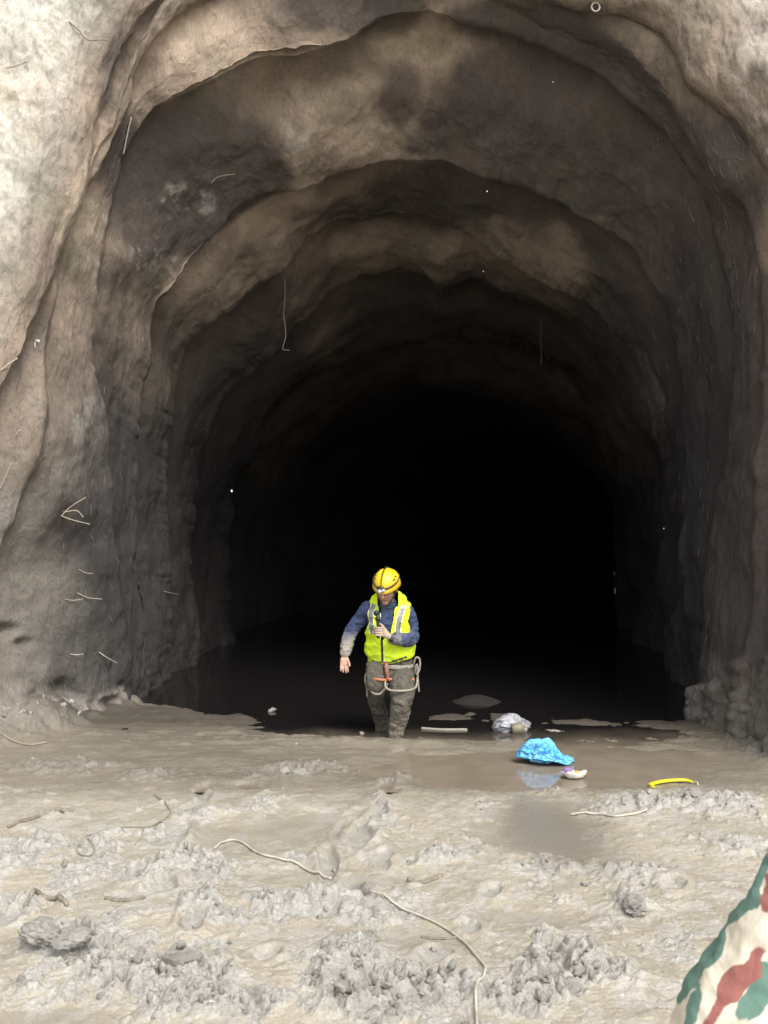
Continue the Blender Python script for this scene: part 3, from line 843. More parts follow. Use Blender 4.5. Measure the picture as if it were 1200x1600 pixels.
M_FILM = plain('muddy_film', (0.30, 0.30, 0.325), 0.35, 0.3, 18, dirt=(0.22, 0.19, 0.15), dirt_amt=0.3, bump=0.01)
qx, qy = G(800, 1141)
root = empty('plastic_bundle', (qx, qy, 0), 'crumpled translucent grey-white plastic bundle half sunk in the water behind the blue bag', 'plastic bundle')
V, F = crumpled((0, 0, 0.045), (0.15, 0.1, 0.085), 21, 72, 44, 0.4, 2.8)
link('film_body', join([(V, F)]), M_FILM, root)
V, F = crumpled((-0.11, -0.02, 0.03), (0.06, 0.05, 0.045), 23, 36, 24, 0.4, 2.8)
link('film_corner', join([(V, F)]), M_FILM, root)
o = link('carton', join([box((0.035, -0.11, 0.035), (0.11, 0.07, 0.09), 0.006, Euler((R(6), R(-5), R(12))).to_matrix())]), plain('soggy_carton', (0.25, 0.225, 0.16), 0.7, 0.25, 30), root)

def lay(pts, lift=0.008, zmin=0.0):        # pixel path -> path lying on the mud
    out = []
    for u, v in pts:
        x, y = G(u, v, 0.03)
        out.append((x, y, max(ground_z(x, y), zmin) + lift))
    return out
def floor_cord(name, pts, r, mat, label, cat, lift=0.008, dens=5):
    S_ = smooth_path(pts, len(pts) * dens)
    w = lay(S_, lift)
    w = np.array(w); z = w[:, 2].copy()
    for _ in range(3):
        z[1:-1] = np.maximum(w[1:-1, 2] * 0.3 + 0.7 * w[1:-1, 2], (z[:-2] + z[1:-1] + z[2:]) / 3)
    w[:, 2] = z
    n = len(w)
    o = link(name, join([tube(w.tolist(), [r] * n, n=8, seg=n * 2, up=(0.1, 0.2, 1))]), mat)
    return tag(o, label, cat)
floor_cord('cord', [(336, 1322), (350, 1311), (366, 1308), (385, 1318), (405, 1334), (440, 1342), (468, 1348), (492, 1360), (516, 1370)], .0065, M_WHITECORD,
           'looped pale cord lying across the smooth tan mud left of centre', 'cord')
floor_cord('cord', [(575, 1390), (610, 1408), (650, 1422), (690, 1440), (722, 1464), (740, 1490), (758, 1512), (757, 1540), (744, 1562), (745, 1600), (746, 1640)], .0052, M_WHITECORD,
           'long pale cord running from the middle of the mud down to the bottom edge', 'cord')
floor_cord('cord', [(893, 1268), (915, 1269), (940, 1272), (962, 1278), (985, 1276), (1010, 1270)], .0065, M_WHITECORD, 'short pale cord in the mud below the food packet', 'cord')
floor_cord('wire', [(242, 1240), (258, 1255), (266, 1270), (255, 1280), (243, 1287)], .0048, M_GREYROPE, 'short curved grey wire above the long wire, left of the footprints', 'wire')
floor_cord('wire', [(255, 1293), (230, 1289), (200, 1290), (160, 1295), (138, 1302), (128, 1312), (120, 1325), (130, 1332), (145, 1330), (147, 1320), (136, 1313), (124, 1318)], .0045, M_GREYROPE,
           'long thin grey wire ending in a small coil at the left of the mud', 'wire')
floor_cord('cord', [(0, 1160), (25, 1164), (50, 1167), (72, 1165)], .007, M_GREYROPE, 'thin muddy cord near the foot of the left wall', 'cord')
floor_cord('stick', [(14, 1290), (45, 1280), (80, 1271), (112, 1267)], .013, M_STICK, 'thin curved stick half buried in the mud at the left edge', 'stick', 0.005)
floor_cord('stick', [(40, 1418), (60, 1406), (85, 1406), (104, 1414)], .011, M_STICK, 'arched dark stick poking out of the mud below the long thin stick', 'stick', 0.006)
floor_cord('stick', [(166, 1402), (185, 1405), (205, 1406), (224, 1405)], .010, M_STICK, 'short brownish stick between the two heaps at the left', 'stick', 0.004)
floor_cord('stick', [(640, 1372), (655, 1374), (670, 1371), (688, 1364)], .014, M_STICK, 'short dark piece of wood on the mud in the middle, above the long cord', 'stick', 0.002)
floor_cord('stick', [(660, 1134), (690, 1136), (728, 1136)], .015, M_GREYROPE, "pale stick floating in the shallow water right of the walking man's legs", 'stick', 0.004)
floor_cord('stick', [(660, 1456), (685, 1459), (712, 1457)], .006, M_STICK, 'thin dark twig left of the long pale cord', 'stick', 0.004)
# slate-like shard
x, y = G(283, 1516, .03)
V = np.array([(-.075, 0, 0), (-.02, -.035, 0), (.07, -.01, 0), (.08, .01, 0), (.02, .03, 0), (-.03, .02, 0)])
V = np.vstack([V * 0.95 + (0, 0, .016), V + (0, 0, 0)])
F = [tuple(range(6))] + [(i + 6, (i + 1) % 6 + 6, (i + 1) % 6, i) for i in range(6)] + [tuple(range(11, 5, -1))]
o = link('stone_shard', join([(V, F)]), M_STONE, smooth=False)
o.location = (x, y, ground_z(x, y) + .012); o.rotation_euler = (R(8), R(-4), R(6))
tag(o, 'flat grey shard of stone lying in the mud at the lower left', 'stone')
for u, v, s, lb in [(1165 / 2 + 0, 1590 - 5, .03, 'pale pointed stone on the heap at the bottom centre'), (913, 1549 / 1.0 - 172, .016, 'small pale pebble on the smooth mud at the right'),
                    (565, 1141, .022, "whitish pebble at the water's edge left of the walking man's legs"), (425, 1107, .045, 'small upright stone at the edge of the dark water on the left'),
                    (463, 1164, .018, 'white pebble on the wet mud left of the walking man')]:
    x, y = G(u, v, 0.03)
    V, F = var[int(u) % 10]
    o = link('stone', join([(V * s, [tuple(f) for f in F])]), M_GREYROPE if 'whit' in lb else M_STONE)
    o.location = (x, y, max(ground_z(x, y), 0) + s * 0.3); o.rotation_euler = (0.3, 0.4, u)
    tag(o, lb, 'stone')

# ------------------------------------------------------------------ things in the tunnel wall
def wall_twig(name, paths, r, mat, label, cat, out=0.05):
    parts = []
    d0 = np.median([hit(u, v)[0][1] for pts in paths for u, v in pts])
    for pts in paths:
        w = []
        for k, (u, v) in enumerate(pts):
            p, n = hit(u, v)
            f = k / (len(pts) - 1)
            lift = 0.012 + out * math.sin(f * math.pi * 0.6)
            q = p + n * lift
            w.append(q)
        d = d0 - 0.03
        w = [W(u, v, (d if len(paths) > 1 else 0.5 * d + 0.5 * q[1])) for (u, v), q in zip(pts, w)]
        parts.append(tube([list(q) for q in w], [r * (1 - 0.5 * k / len(w)) for k in range(len(w))], n=6, seg=len(w) * 5, up=(0.1, 1, 0.3)))
    c0 = parts[0][0].mean(0)
    o = link(name, join([(v - c0, f) for v, f in parts]), mat)
    o.location = c0
    return tag(o, label, cat)
wall_twig('root', [[(96, 806), (110, 792), (134, 777)], [(96, 806), (112, 812), (140, 819)], [(100, 800), (120, 798), (130, 808)], [(80, 790), (88, 800), (96, 806)]], .006, M_ROOT,
          'forked pale root sticking out of the left wall at about waist height of the cut', 'root', .12)
wall_twig('root', [[(94, 934), (112, 938), (130, 936)]], .005, M_ROOT, 'thin pale root on the left wall, lower left one of two that nearly cross', 'root', .1)
wall_twig('root', [[(118, 925), (138, 934), (159, 936)]], .005, M_ROOT, 'thin pale root on the left wall, upper right one of two that nearly cross', 'root', .1)
wall_twig('root', [[(120, 888), (134, 895), (145, 896)]], .004, M_ROOT, 'single short root between the forked root and the pair of thin roots', 'root', .08)
wall_twig('root', [[(152, 1017), (165, 1026), (183, 1036)]], .006, M_ROOT, 'pale root slanting down low on the left wall', 'root', .1)
wall_twig('root', [[(110, 1022), (120, 1023), (130, 1022)]], .006, M_ROOT, 'short level root low on the left wall beside a slanting one', 'root', .06)
wall_twig('root', [[(0, 764), (8, 745), (18, 724)]], .006, M_ROOT, 'long thin root at the left edge of the wall', 'root', .1)
wall_twig('root', [[(24, 682), (28, 674), (34, 672)]], .006, M_ROOT, 'tiny bent root above the long thin root at the left edge', 'root', .06)
wall_twig('root', [[(248, 922), (265, 926), (281, 929)]], .005, M_ROOT, 'thin level root on the dark part of the left wall', 'root', .06)
wall_twig('root', [[(0, 580), (12, 570), (27, 560)]], .008, M_ROOT, 'pale root at the left edge just below the bright wall', 'root', .08)
wall_twig('root', [[(108, 34), (122, 46), (136, 62), (158, 62), (174, 64)]], .007, M_STICK, 'dark bent twig high on the bright left face', 'root', .1)
wall_twig('root', [[(10, 106), (25, 103), (44, 96), (38, 104)]], .008, M_ROOT, 'curled root on the bright left face near the top left corner', 'root', .06)
wall_twig('root', [[(205, 184), (200, 205), (193, 240)]], .010, M_ROOT, 'pale root strand hanging along the left rim of the mouth', 'root', .1)
wall_twig('root', [[(330, 286), (338, 278), (350, 274), (367, 272)]], .005, M_ROOT, 'thin root in the dark patch on the upper left ceiling', 'root', .06)
wall_twig('root', [[(322, 396), (322, 380), (340, 380)]], .005, M_ROOT, 'small root near the pale patch on the left of the ceiling', 'root', .06)
# white tag
p, n = hit(55, 534)
o = link('paper_tag', join([box((0, 0, 0), (0.05, 0.004, 0.022), 0.001), box((-0.02, 0, -0.035), (0.012, 0.004, 0.07), 0.001)]), M_WHITE)
o.location = p + n * 0.03; tag(o, 'small white bent tag at the left rim of the tunnel mouth', 'tag')
# ring bolts
def ring_bolt(u, v, s, label):
    p, n = hit(u, v)
    p = p + n * 0.02
    root = empty('ring_bolt', p, label, 'ring bolt', 'ring bolts in the tunnel ceiling')
    link('bolt', join([tube([(0, 0.02, .09 * s), (0, -.02, .03 * s)], [.012 * s, .012 * s], n=10, seg=4)]), M_IRON, root)
    ang = np.linspace(0, 2 * math.pi, 24)
    link('ring', join([tube([(0.045 * s * math.cos(a), -.03, -.02 * s + .05 * s * math.sin(a)) for a in ang], [.011 * s] * 24, n=8, seg=40, up=(0, 1, 0))]), M_IRON, root)
ring_bolt(929, 12, 0.85, 'iron ring bolt at the top of the photo, on the rim of the mouth')
ring_bolt(648, 383, 0.9, 'iron ring bolt deeper in the ceiling, above the middle of the tunnel')
# hanging wires
def hang(u, v0, v1, wig, r, label, mat):
    p, n = hit(u, v0)
    top = W(u, v0, p[1] - 0.05); bot = W(u, v1, p[1] - 0.05)
    L = (top - bot)[2]
    pts = [(wig * math.sin(k * 1.7) * k / 6, 0.02 * math.sin(k), -L * k / 6) for k in range(7)]
    if wig: pts.append((wig * 2.2, 0, -L * 1.02))
    o = link('hanging_wire', join([tube(pts, [r] * len(pts), n=6, seg=30, up=(0.2, 1, 0))]), mat)
    o.location = top
    return tag(o, label, 'hanging wire')
hang(445, 437, 545, .03, .006, 'curved pale wire hanging from the left of the ceiling', M_ROOT)
hang(845, 500, 570, 0, .0055, 'straight thin wire hanging from the right of the ceiling', M_ROOT)
# drips caught in mid air
M_DROP = NT('water_drop').out(Base_Color=(0.9, 0.92, 0.95), Roughness=0.1)
for u, v, d, s, lb in [(362, 767, 8.0, .010, 'bright falling water drop in the dark left of the man'), (761, 299, 7.6, .006, 'falling water drop under the arch near the top right'),
                       (755, 424, 8, .004, 'small falling drop in the middle of the tunnel, under the larger one'), (864, 128, 7.5, .005, 'falling water drop under the front of the arch'), (1037, 826, 8, .005, 'falling drop in the dark at the right')]:
    o = link('water_drop', join([tube([(0, 0, s), (0, 0, 0), (0, 0, -s * .4)], [s * .3, s * .8, s * .9], n=12, seg=8)]), M_DROP)
    o.location = W(u, v, d); tag(o, lb, 'water drop')
# strands of straw and root fibre caught in the plaster
parts = []
VV, FF, off = [], [], 0
def strand(u, v, L, ang, r):
    global off
    p, n = hit(u, v)
    d = Vector((math.sin(ang), 0, -math.cos(ang)))
    nn = Vector(n)
    d = (d - nn * d.dot(nn)).normalized()
    a = Vector(p) + nn * 0.006
    pts = [a, a + d * L * .5 + nn * (L * .10), a + d * L + nn * (0.004 + L * .02)]
    V, F = tube([list(q) for q in pts], [r, r, r * .6], n=3, seg=3, up=(0.3, 1, 0.2), smooth=False)
    VV.append(V); FF.extend([tuple(int(i) + off for i in f) for f in F]); off += len(V)
for k in range(260):
    z = RS.rand()
    if z < 0.62:
        u, v = RS.normal(1110, 60), RS.uniform(130, 640)
        if u > 1215: continue
    elif z < 0.75: u, v = RS.normal(240, 60), RS.normal(400, 50)
    elif z < 0.9: u, v = RS.normal(130, 50), RS.uniform(600, 1080)
    else: u, v = RS.normal(1080, 25), RS.uniform(650, 1000)
    strand(u, v, RS.uniform(.03, .14), RS.normal(0.35, 0.5), RS.uniform(.0009, .0019))
me = bpy.data.meshes.new('fibres'); me.from_pydata(np.vstack(VV).tolist(), [], FF)
o = link('root_fibres', me, M_FIBRE); tag(o, 'fine pale straw and root fibres stuck in the tunnel wall', 'root fibres', kind='stuff')

# ------------------------------------------------------------------ the walking man
PX, PY = (606 - 600) / FPX * 7.6, 7.6
MZ = 0.045
t = NT('skin')
c = t.mix(t.ramp(t.noise(30, 4), 0.3, 0.7), (0.48, 0.25, 0.165), (0.64, 0.38, 0.27))
c = t.mix(t.math('MULTIPLY', t.at('dirt'), t.ramp(t.noise(45, 5, 0.65), 0.4, 0.6, 0.35, 1.0)), c, (0.36, 0.31, 0.25))
c = t.mix(t.at('beard'), c, (0.16, 0.10, 0.075))
M_SKIN = t.out(Base_Color=c, Roughness=0.55, Subsurface_Weight=0.06)
def cloth(name, a, b, mud=(0.33, 0.30, 0.26), scale=40):
    t = NT(name)
    c = t.mix(t.ramp(t.noise(scale, 5), 0.3, 0.7), a, b)
    mm = t.ramp(t.math('ADD', t.at('mud'), t.math('MULTIPLY', t.math('SUBTRACT', t.noise(14, 6, 0.6, 0.4), 0.5), 0.8)), 0.25, 0.85)
    c = t.mix(mm, c, t.mix(t.noise(60, 3), tuple(x * .7 for x in mud), mud))
    nb = t.bump(t.noise(300, 2), 0.2, 0.002)
    return t.out(Base_Color=c, Roughness=0.85, Normal=t.bump(t.noise(18, 5, 0.6, 0.8), 0.4, 0.02, nb))
M_SHIRT = cloth('navy_shirt', (0.026, 0.040, 0.095), (0.042, 0.064, 0.14))
M_TROUS = cloth('muddy_trousers', (0.062, 0.056, 0.045), (0.105, 0.095, 0.075), (0.21, 0.185, 0.145))
M_VEST = cloth('hi_vis_vest', (0.62, 0.86, 0.015), (0.70, 0.93, 0.03), (0.36, 0.36, 0.16))
M_REFL = plain('reflective_tape', (0.27, 0.28, 0.26), 0.35, 0.12, 50, metallic=0.2)
M_PIPING = plain('pale_piping', (0.80, 0.88, 0.45), 0.6, 0.1, 50)
M_BLACK = plain('black_rubber', (0.018, 0.018, 0.02), 0.5, 0.3, 50)
M_DARKBAND = plain('elastic_band', (0.05, 0.04, 0.035), 0.7, 0.3, 80, dirt=(0.2, 0.16, 0.1), dirt_amt=.3)
M_HELM = plain('yellow_helmet', (0.76, 0.52, 0.014), 0.48, 0.16, 14, dirt=(0.40, 0.31, 0.12), dirt_amt=.35)
M_LAMP = plain('lamp_housing', (0.55, 0.56, 0.57), 0.35, 0.12, 40)
M_RED = plain('red_webbing', (0.28, 0.075, 0.055), 0.7, 0.3, 60, dirt=(0.33, 0.26, 0.2), dirt_amt=.6)
M_ORANGE = plain('orange_webbing', (0.55, 0.16, 0.05), 0.7, 0.3, 60, dirt=(0.33, 0.26, 0.2), dirt_amt=.6)
M_EYE = plain('eye_white', (0.7, 0.68, 0.64), 0.3, 0.05, 30)
M_IRIS = plain('iris', (0.03, 0.02, 0.015), 0.2, 0.05, 30)

man = empty('person', (PX, PY, MZ), 'man in yellow helmet and yellow-green safety vest wading out of the dark tunnel', 'person')
Hc = np.array((-.012, -.20, 1.285)); HS = 1.08
HM = Matrix.Translation(Vector(Hc)) @ Euler((R(24), R(4), R(-14)), 'XYZ').to_matrix().to_4x4() @ Matrix.Scale(HS, 4)
HR = np.array(HM.to_3x3())
def hp(p): return tuple(np.array(HM @ Vector(p)))
def hell(c, r): return ellipsoid(hp(c), r, HR)

def finger(base, d, bend, lens, r, curl):
    d = Vector(d).normalized(); ax = Vector(bend).normalized()
    pts, p = [Vector(base) - d * 0.02], Vector(base)
    pts.append(p.copy())
    for L, cu in zip(lens, curl):
        d = Matrix.Rotation(cu, 3, ax) @ d
        p = p + d * L
        pts.append(p.copy())
    return tube([list(q) for q in pts], [r * 1.05, r * 1.05, r, r * .93, r * .8][:len(pts)], n=10, seg=14, up=(0.2, 0.9, 0.3))

body = [hell((0, .012, .035), (.078, .098, .098)), hell((0, -.03, -.045), (.060, .066, .078)), hell((0, -.068, -.103), (.030, .026, .024)),
        tube([hp((0, -.098, .018)), hp((0, -.116, -.012)), hp((0, -.124, -.030))], [.010, .012, .0145], n=12, seg=8),
        hell((.012, -.108, -.034), (.009, .010, .008)), hell((-.012, -.108, -.034), (.009, .010, .008)),
        hell((0, -.086, .030), (.052, .014, .012)), hell((0, -.095, -.062), (.022, .010, .006)), hell((0, -.092, -.074), (.019, .010, .006)),
        hell((.080, .012, -.012), (.011, .020, .032)), hell((-.080, .012, -.012), (.011, .020, .032)),
        hell((.040, -.070, -.030), (.020, .020, .018)), hell((-.040, -.070, -.030), (.020, .020, .018)),
        tube([hp((0, .02, -.07)), (-.004, -.115, 1.13), (0, -.06, 1.04)], [.056, .056, .055], n=18, seg=8),
        tube([(.02, .05, .48), (.025, .02, .66), (.02, -.03, .85), (.01, -.065, 1.0), (.0, -.08, 1.09)], [(.155, .105), (.140, .10), (.15, .105), (.150, .09), (.10, .06)], n=24, seg=16),
        tube([(-.09, -.07, 1.08), (-.168, -.06, 1.09), (-.25, -.03, .99), (-.325, -.02, .90), (-.362, -.055, .80), (-.385, -.10, .69), (-.388, -.108, .665)], [.05, .056, .046, .040, .036, .026, .025], n=16, seg=28),
        tube([(.10, -.07, 1.05), (.18, -.07, 1.04), (.20, -.06, .95), (.215, -.075, .83)], [.05, .056, .045, .040], n=16, seg=16),
        tube([(.215, -.075, .83), (.165, -.16, .825), (.06, -.255, .84), (.015, -.285, .855)], [.040, .038, .028, .025], n=16, seg=16),
        tube([(-.07, .04, .48), (-.100, .045, .27), (-.064, .20, .0), (-.06, .31, -.32)], [.065, .042, .034, .034], n=16, seg=16),
        tube([(.112, .02, .48), (.122, -.20, .31), (.07, -.12, .0), (.06, -.04, -.32)], [.075, .056, .045, .04], n=16, seg=16),
        tube([(-.06, .31, -.34), (-.06, .13, -.37)], [.045, .035], n=12, seg=6), tube([(.06, -.04, -.34), (.06, -.22, -.37)], [.045, .035], n=12, seg=6)]
# hanging hand: back of the hand turned to the front, thumb towards the thigh
body += [tube([(-.388, -.106, .672), (-.388, -.116, .64), (-.386, -.124, .608)], [(.026, .017), (.038, .018), (.040, .015)], n=16, seg=8, up=(0, 1, 0))]
for k, (dx, L) in enumerate([(-.031, .8), (-.011, .95), (.010, 1.0), (.029, .92)]):
    body.append(finger((-.386 + dx, -.124, .600), (dx * 1.5, -.14, -1), (1, 0, 0), [.036 * L, .024 * L, .018 * L], .0088, [-.12, .28, .30] if True else []))
body.append(finger((-.362, -.125, .648), (.42, -.45, -.85), (0.3, 0, 1), [.030, .026, .018], .0102, [0, -.2, -.25]))
# raised hand, closed round the grip of the device
GX, GY = -.085, -.315
body += [tube([(.02, -.283, .853), (-.015, -.292, .875), (-.045, -.292, .905)], [(.025, .022), (.034, .020), (.038, .018)], n=16, seg=8, up=(0, 1, 0)),
         ellipsoid((-.045, -.290, .905), (.030, .018, .040))]
for k in range(4):
    z0 = .938 - k * .0215
    pts = [(-.038, -.296, z0 - .002), (-.052, -.328, z0), (-.082, -.344 + .002 * k, z0 + .002), (-.109, -.330, z0 + .002), (-.114, -.308, z0)]
    body.append(tube(pts, [.0105, .0098, .0092, .0088, .0078], n=10, seg=18, up=(0, 0, 1)))
body.append(tube([(-.03, -.285, .925), (-.052, -.282, .955), (-.078, -.286, .972), (-.09, -.30, .980)], [.013, .0118, .0108, .009], n=10, seg=14, up=(0, 1, 0)))
me = fused(body, 0.0042, 2)
V = coords(me)
hl = (np.array(HM.inverted())[:3, :3] @ V.T).T + np.array(HM.inverted())[:3, 3]
beard = sstep(-.035, -.06, hl[:, 2]) * sstep(.02, -.03, hl[:, 1]) * sstep(-.14, -.12, hl[:, 2]) * 0.45
mouth = (np.abs(hl[:, 2] + .068) < .0035) & (np.abs(hl[:, 0]) < .02) & (hl[:, 1] < -.09)
must = (hl[:, 2] < -.044) & (hl[:, 2] > -.058) & (np.abs(hl[:, 0]) < .028) & (hl[:, 1] < -.08)
attr(me, 'beard', np.clip(np.where(np.abs(hl[:, 2]) < .2, beard + mouth * .6 + must * .35, 0), 0, 1))
attr(me, 'dirt', np.where(V[:, 2] > 1.1, 0.12, np.where(V[:, 0] > -.2, 1.25, 0.35)))
link('body', me, M_SKIN, man)
for s in (-1, 1):
    e = link('eye', join([hell((.030 * s, -.082, .006), (.0125, .0125, .0105))]), M_EYE, man)
    link('iris', join([hell((.029 * s, -.0925, .003), (.0055, .003, .0055))]), M_IRIS, e)

# shirt
sh = [tube([(.02, .03, .60), (.025, .01, .72), (.02, -.03, .86), (.01, -.062, 1.0), (.0, -.075, 1.085), (-.004, -.105, 1.125)], [(.165, .115), (.165, .118), (.175, .125), (.19, .122), (.155, .10), (.075, .070)], n=28, seg=20),
      tube([(-.08, -.07, 1.075), (-.160, -.06, 1.09), (-.235, -.03, 1.0), (-.318, -.015, .905), (-.358, -.05, .80), (-.384, -.096, .70)], [.06, .070, .060, .054, .050, .040], n=20, seg=30),
      tube([(.09, -.07, 1.06), (.172, -.07, 1.045), (.200, -.06, .95), (.216, -.07, .835)], [.06, .070, .062, .058], n=20, seg=18),
      tube([(.216, -.07, .835), (.17, -.155, .82), (.07, -.245, .835), (.045, -.262, .842)], [.058, .056, .048, .044], n=20, seg=18)]
me = fused(sh, 0.006, 4)
wrinkle(me, (11, 11, 16), 0.011, 300)
wrinkle(me, (26, 26, 34), 0.004, 303)
V = coords(me)
mudv = sstep(1.0, .72, V[:, 2]) * sstep(-.15, -.28, V[:, 0]) * 0.8 + 0.12 + 0.25 * (V[:, 0] > 0) * (V[:, 2] < .9) + 0.15 * (np.abs(V[:, 0]) < .12)
attr(me, 'mud', mudv)
shirt = link('shirt', me, M_SHIRT, man)
# collar ring
cp = [(-.004 + .062 * math.cos(a), -.118 + .055 * math.sin(a), 1.128 - .012 * math.sin(-a) * -1) for a in np.linspace(0, 2 * math.pi, 20)]
link('collar', join([tube(cp, [.009] * 20, n=8, seg=40, up=(0, 0, 1))]), plain('collar_navy', (0.03, 0.04, 0.085), .85), shirt)

# vest: a shell round the chest, open at the front and at the arms
vt = [tube([(.018, .02, .625), (.02, .012, .70), (.02, -.015, .82), (.015, -.05, .96), (.006, -.068, 1.07), (.0, -.078, 1.115)],
           [(.192, .150), (.218, .158), (.212, .160), (.214, .150), (.208, .130), (.170, .10)], n=36, seg=24)]
me = fused(vt, 0.007, 3)
bm = bmesh.new(); bm.from_mesh(me)
def inV(x, z):
    zs_ = [.80, .84, .88, 1.0, 1.12, 1.3]
    l = np.interp(z, zs_, [-.055, -.058, -.070, -.078, -.080, -.085]); r_ = np.interp(z, zs_, [-.053, -.030, .020, .045, .062, .07])
    return l < x < r_ and z > .80
kill = []
for f in bm.faces:
    c = f.calc_center_median()
    arm = abs(c.x - .005) > .196 - .03 * max(0, 1 - abs(c.z - .99) / .13) + (.05 if c.z < .90 else 0)
    low = c.z < .605 + .05 * sstep(.0, .25, c.x) + (-.0 if c.x < 0 else 0)
    if low or (c.y < -.06 and inV(c.x, c.z)) or (arm and c.z > .88 and c.z < 1.12) or (abs(c.x) < .085 and c.z > 1.12 and c.y > -.2) or (c.z > 1.10 and abs(c.x + .004) < .075):
        kill.append(f)
bmesh.ops.delete(bm, geom=kill, context='FACES')
bmesh.ops.smooth_vert(bm, verts=[v for v in bm.verts if v.is_boundary], factor=.5, use_axis_x=True, use_axis_y=True, use_axis_z=True)
bmesh.ops.smooth_vert(bm, verts=[v for v in bm.verts if v.is_boundary], factor=.5, use_axis_x=True, use_axis_y=True, use_axis_z=True)
bm.to_mesh(me); bm.free()
wrinkle(me, (7, 7, 11), 0.014, 320)
V = coords(me); attr(me, 'mud', 0.06 + 0.30 * sstep(.95, .62, V[:, 2]))
vest = link('safety_vest', me, M_VEST, man)
sd = vest.modifiers.new('s', 'SOLIDIFY'); sd.thickness = 0.005; sd.offset = 1
from mathutils.bvhtree import BVHTree
bv = BVHTree.FromPolygons([v.co[:] for v in me.vertices], [tuple(p.vertices) for p in me.polygons])
def drape(path, w, lift, n=40):             # band laid on the front of the vest
    S_ = smooth_path([(x, 0, z) for x, z in path], n)
    T = np.gradient(S_, axis=0)
    V, F, good = [], [], []
    for p, tt in zip(S_, T):
        tt = tt / np.linalg.norm(tt); nrm = np.array((tt[2], 0, -tt[0]))
        for k in (-1, -.4, .4, 1):
            q = p + nrm * w * .5 * k
            h = bv.ray_cast(Vector((q[0], -1.0, q[2])), Vector((0, 1, 0)))
            if h[0] is None: h = bv.find_nearest(Vector((q[0], -.15, q[2])))
            V.append((h[0].x, h[0].y - lift, h[0].z + (lift * .7 if h[1].z > .3 or h[1].z < -.3 else 0)))
    F = [(i * 4 + j, i * 4 + j + 1, i * 4 + 5 + j, i * 4 + 4 + j) for i in range(len(S_) - 1) for j in range(3)]
    return np.array(V), F
for path in ([(-.125, 1.13), (-.148, 1.06), (-.156, .98), (-.146, .92), (-.136, .87)], [(.145, 1.12), (.118, 1.06), (.096, .98), (.088, .90), (.088, .86)]):
    o = link('reflective_stripe', join([drape(path, .040, .013)]), M_REFL, vest); o.modifiers.new('s', 'SOLIDIFY').thickness = 0.003
    for dx in (-.026, .026):
        o2 = link('edging', join([drape([(x + dx, z) for x, z in path], .011, .014)]), M_PIPING, o); o2.modifiers.new('s', 'SOLIDIFY').thickness = 0.003
o = link('zipper', join([drape([(-.054, .815), (-.052, .74), (-.05, .68), (-.048, .615)], .018, .013)]), M_BLACK, vest)
o = link('zip_edging', join([drape([(-.040, .81), (-.038, .74), (-.036, .68), (-.034, .62)], .006, .014)]), M_PIPING, vest)
hem = []
for x in np.linspace(-.15, .17, 30):
    z = .618 + .05 * float(sstep(.0, .25, x))
    hem.append((x, z))
o = link('hem', join([drape(hem, .012, .013)]), M_DARKBAND, vest)

# trousers
tr = [tube([(.022, .03, .66), (.022, .035, .58), (.02, .04, .48), (.02, .04, .43)], [(.175, .13), (.196, .145), (.205, .15), (.17, .12)], n=28, seg=12),
      tube([(-.08, .03, .50), (-.100, .02, .38), (-.100, .04, .27), (-.068, .16, .10), (-.058, .22, -.05), (-.06, .30, -.28)], [.108, .090, .070, .058, .056, .052], n=20, seg=24),
      tube([(.112, .02, .50), (.126, -.12, .40), (.124, -.21, .31), (.100, -.17, .15), (.070, -.12, .0), (.06, -.04, -.28)], [.115, .104, .084, .070, .058, .052], n=20, seg=24)]
me = fused(tr, 0.0065, 3)
wrinkle(me, (9, 9, 12), 0.016, 340)
wrinkle(me, (28, 28, 20), 0.006, 343)
V = coords(me)
attr(me, 'mud', 0.22 + 0.5 * sstep(.36, .05, V[:, 2]) * (V[:, 0] > .01) + 0.25 * np.exp(-((V[:, 0] - .11) ** 2 + (V[:, 2] - .32) ** 2) / .003))  # mud, with a highlight painted as a pale spot on the front knee
trs = link('trousers', me, M_TROUS, man)
tp = [tube([(-.115, -.125, .58), (-.112, -.145, .49), (-.10, -.135, .40), (-.09, -.12, .345)], [(.068, .03), (.078, .04), (.082, .042), (.06, .025)], n=20, seg=14, up=(0, 1, 0))]
me = fused(tp, 0.006, 3); wrinkle(me, (14, 14, 14), 0.010, 350); attr(me, 'mud', np.full(len(me.vertices), .35))
link('tool_pouch', me, M_TROUS, man)
me = join([tube([(-.175, -.10, .385), (-.13, -.175, .352), (-.07, -.18, .348), (-.02, -.15, .40), (.0, -.14, .43)], [(.005, .009)] * 5, n=8, seg=26, up=(0, 0, 1))])
link('pouch_strap', me, M_GREYROPE, man)
bel = [(.022 + .215 * math.cos(a), .035 + .162 * math.sin(a), .575 + .01 * math.sin(2 * a)) for a in np.linspace(0, 2 * math.pi, 28)]
link('harness_belt', join([tube(bel, [(.006, .02)] * 28, n=8, seg=60, up=(0, 0, 1))]), M_GREYROPE, man)
link('red_strap', join([tube([(-.018, -.155, .62), (-.010, -.175, .56), (-.002, -.175, .50), (.002, -.16, .47)], [(.018, .006)] * 4, n=8, seg=16, up=(0, 1, 0))]), M_RED, man)
link('waist_strap', join([tube([(-.20, -.06, .50), (-.17, -.14, .485), (-.08, -.20, .475), (0, -.185, .47), (.03, -.175, .475)], [(.006, .011)] * 5, n=8, seg=26, up=(0, 0, 1))]), M_ORANGE, man)
link('red_buckle', join([box((-.005, -.19, .478), (.03, .018, .03), .006)]), M_RED, man)
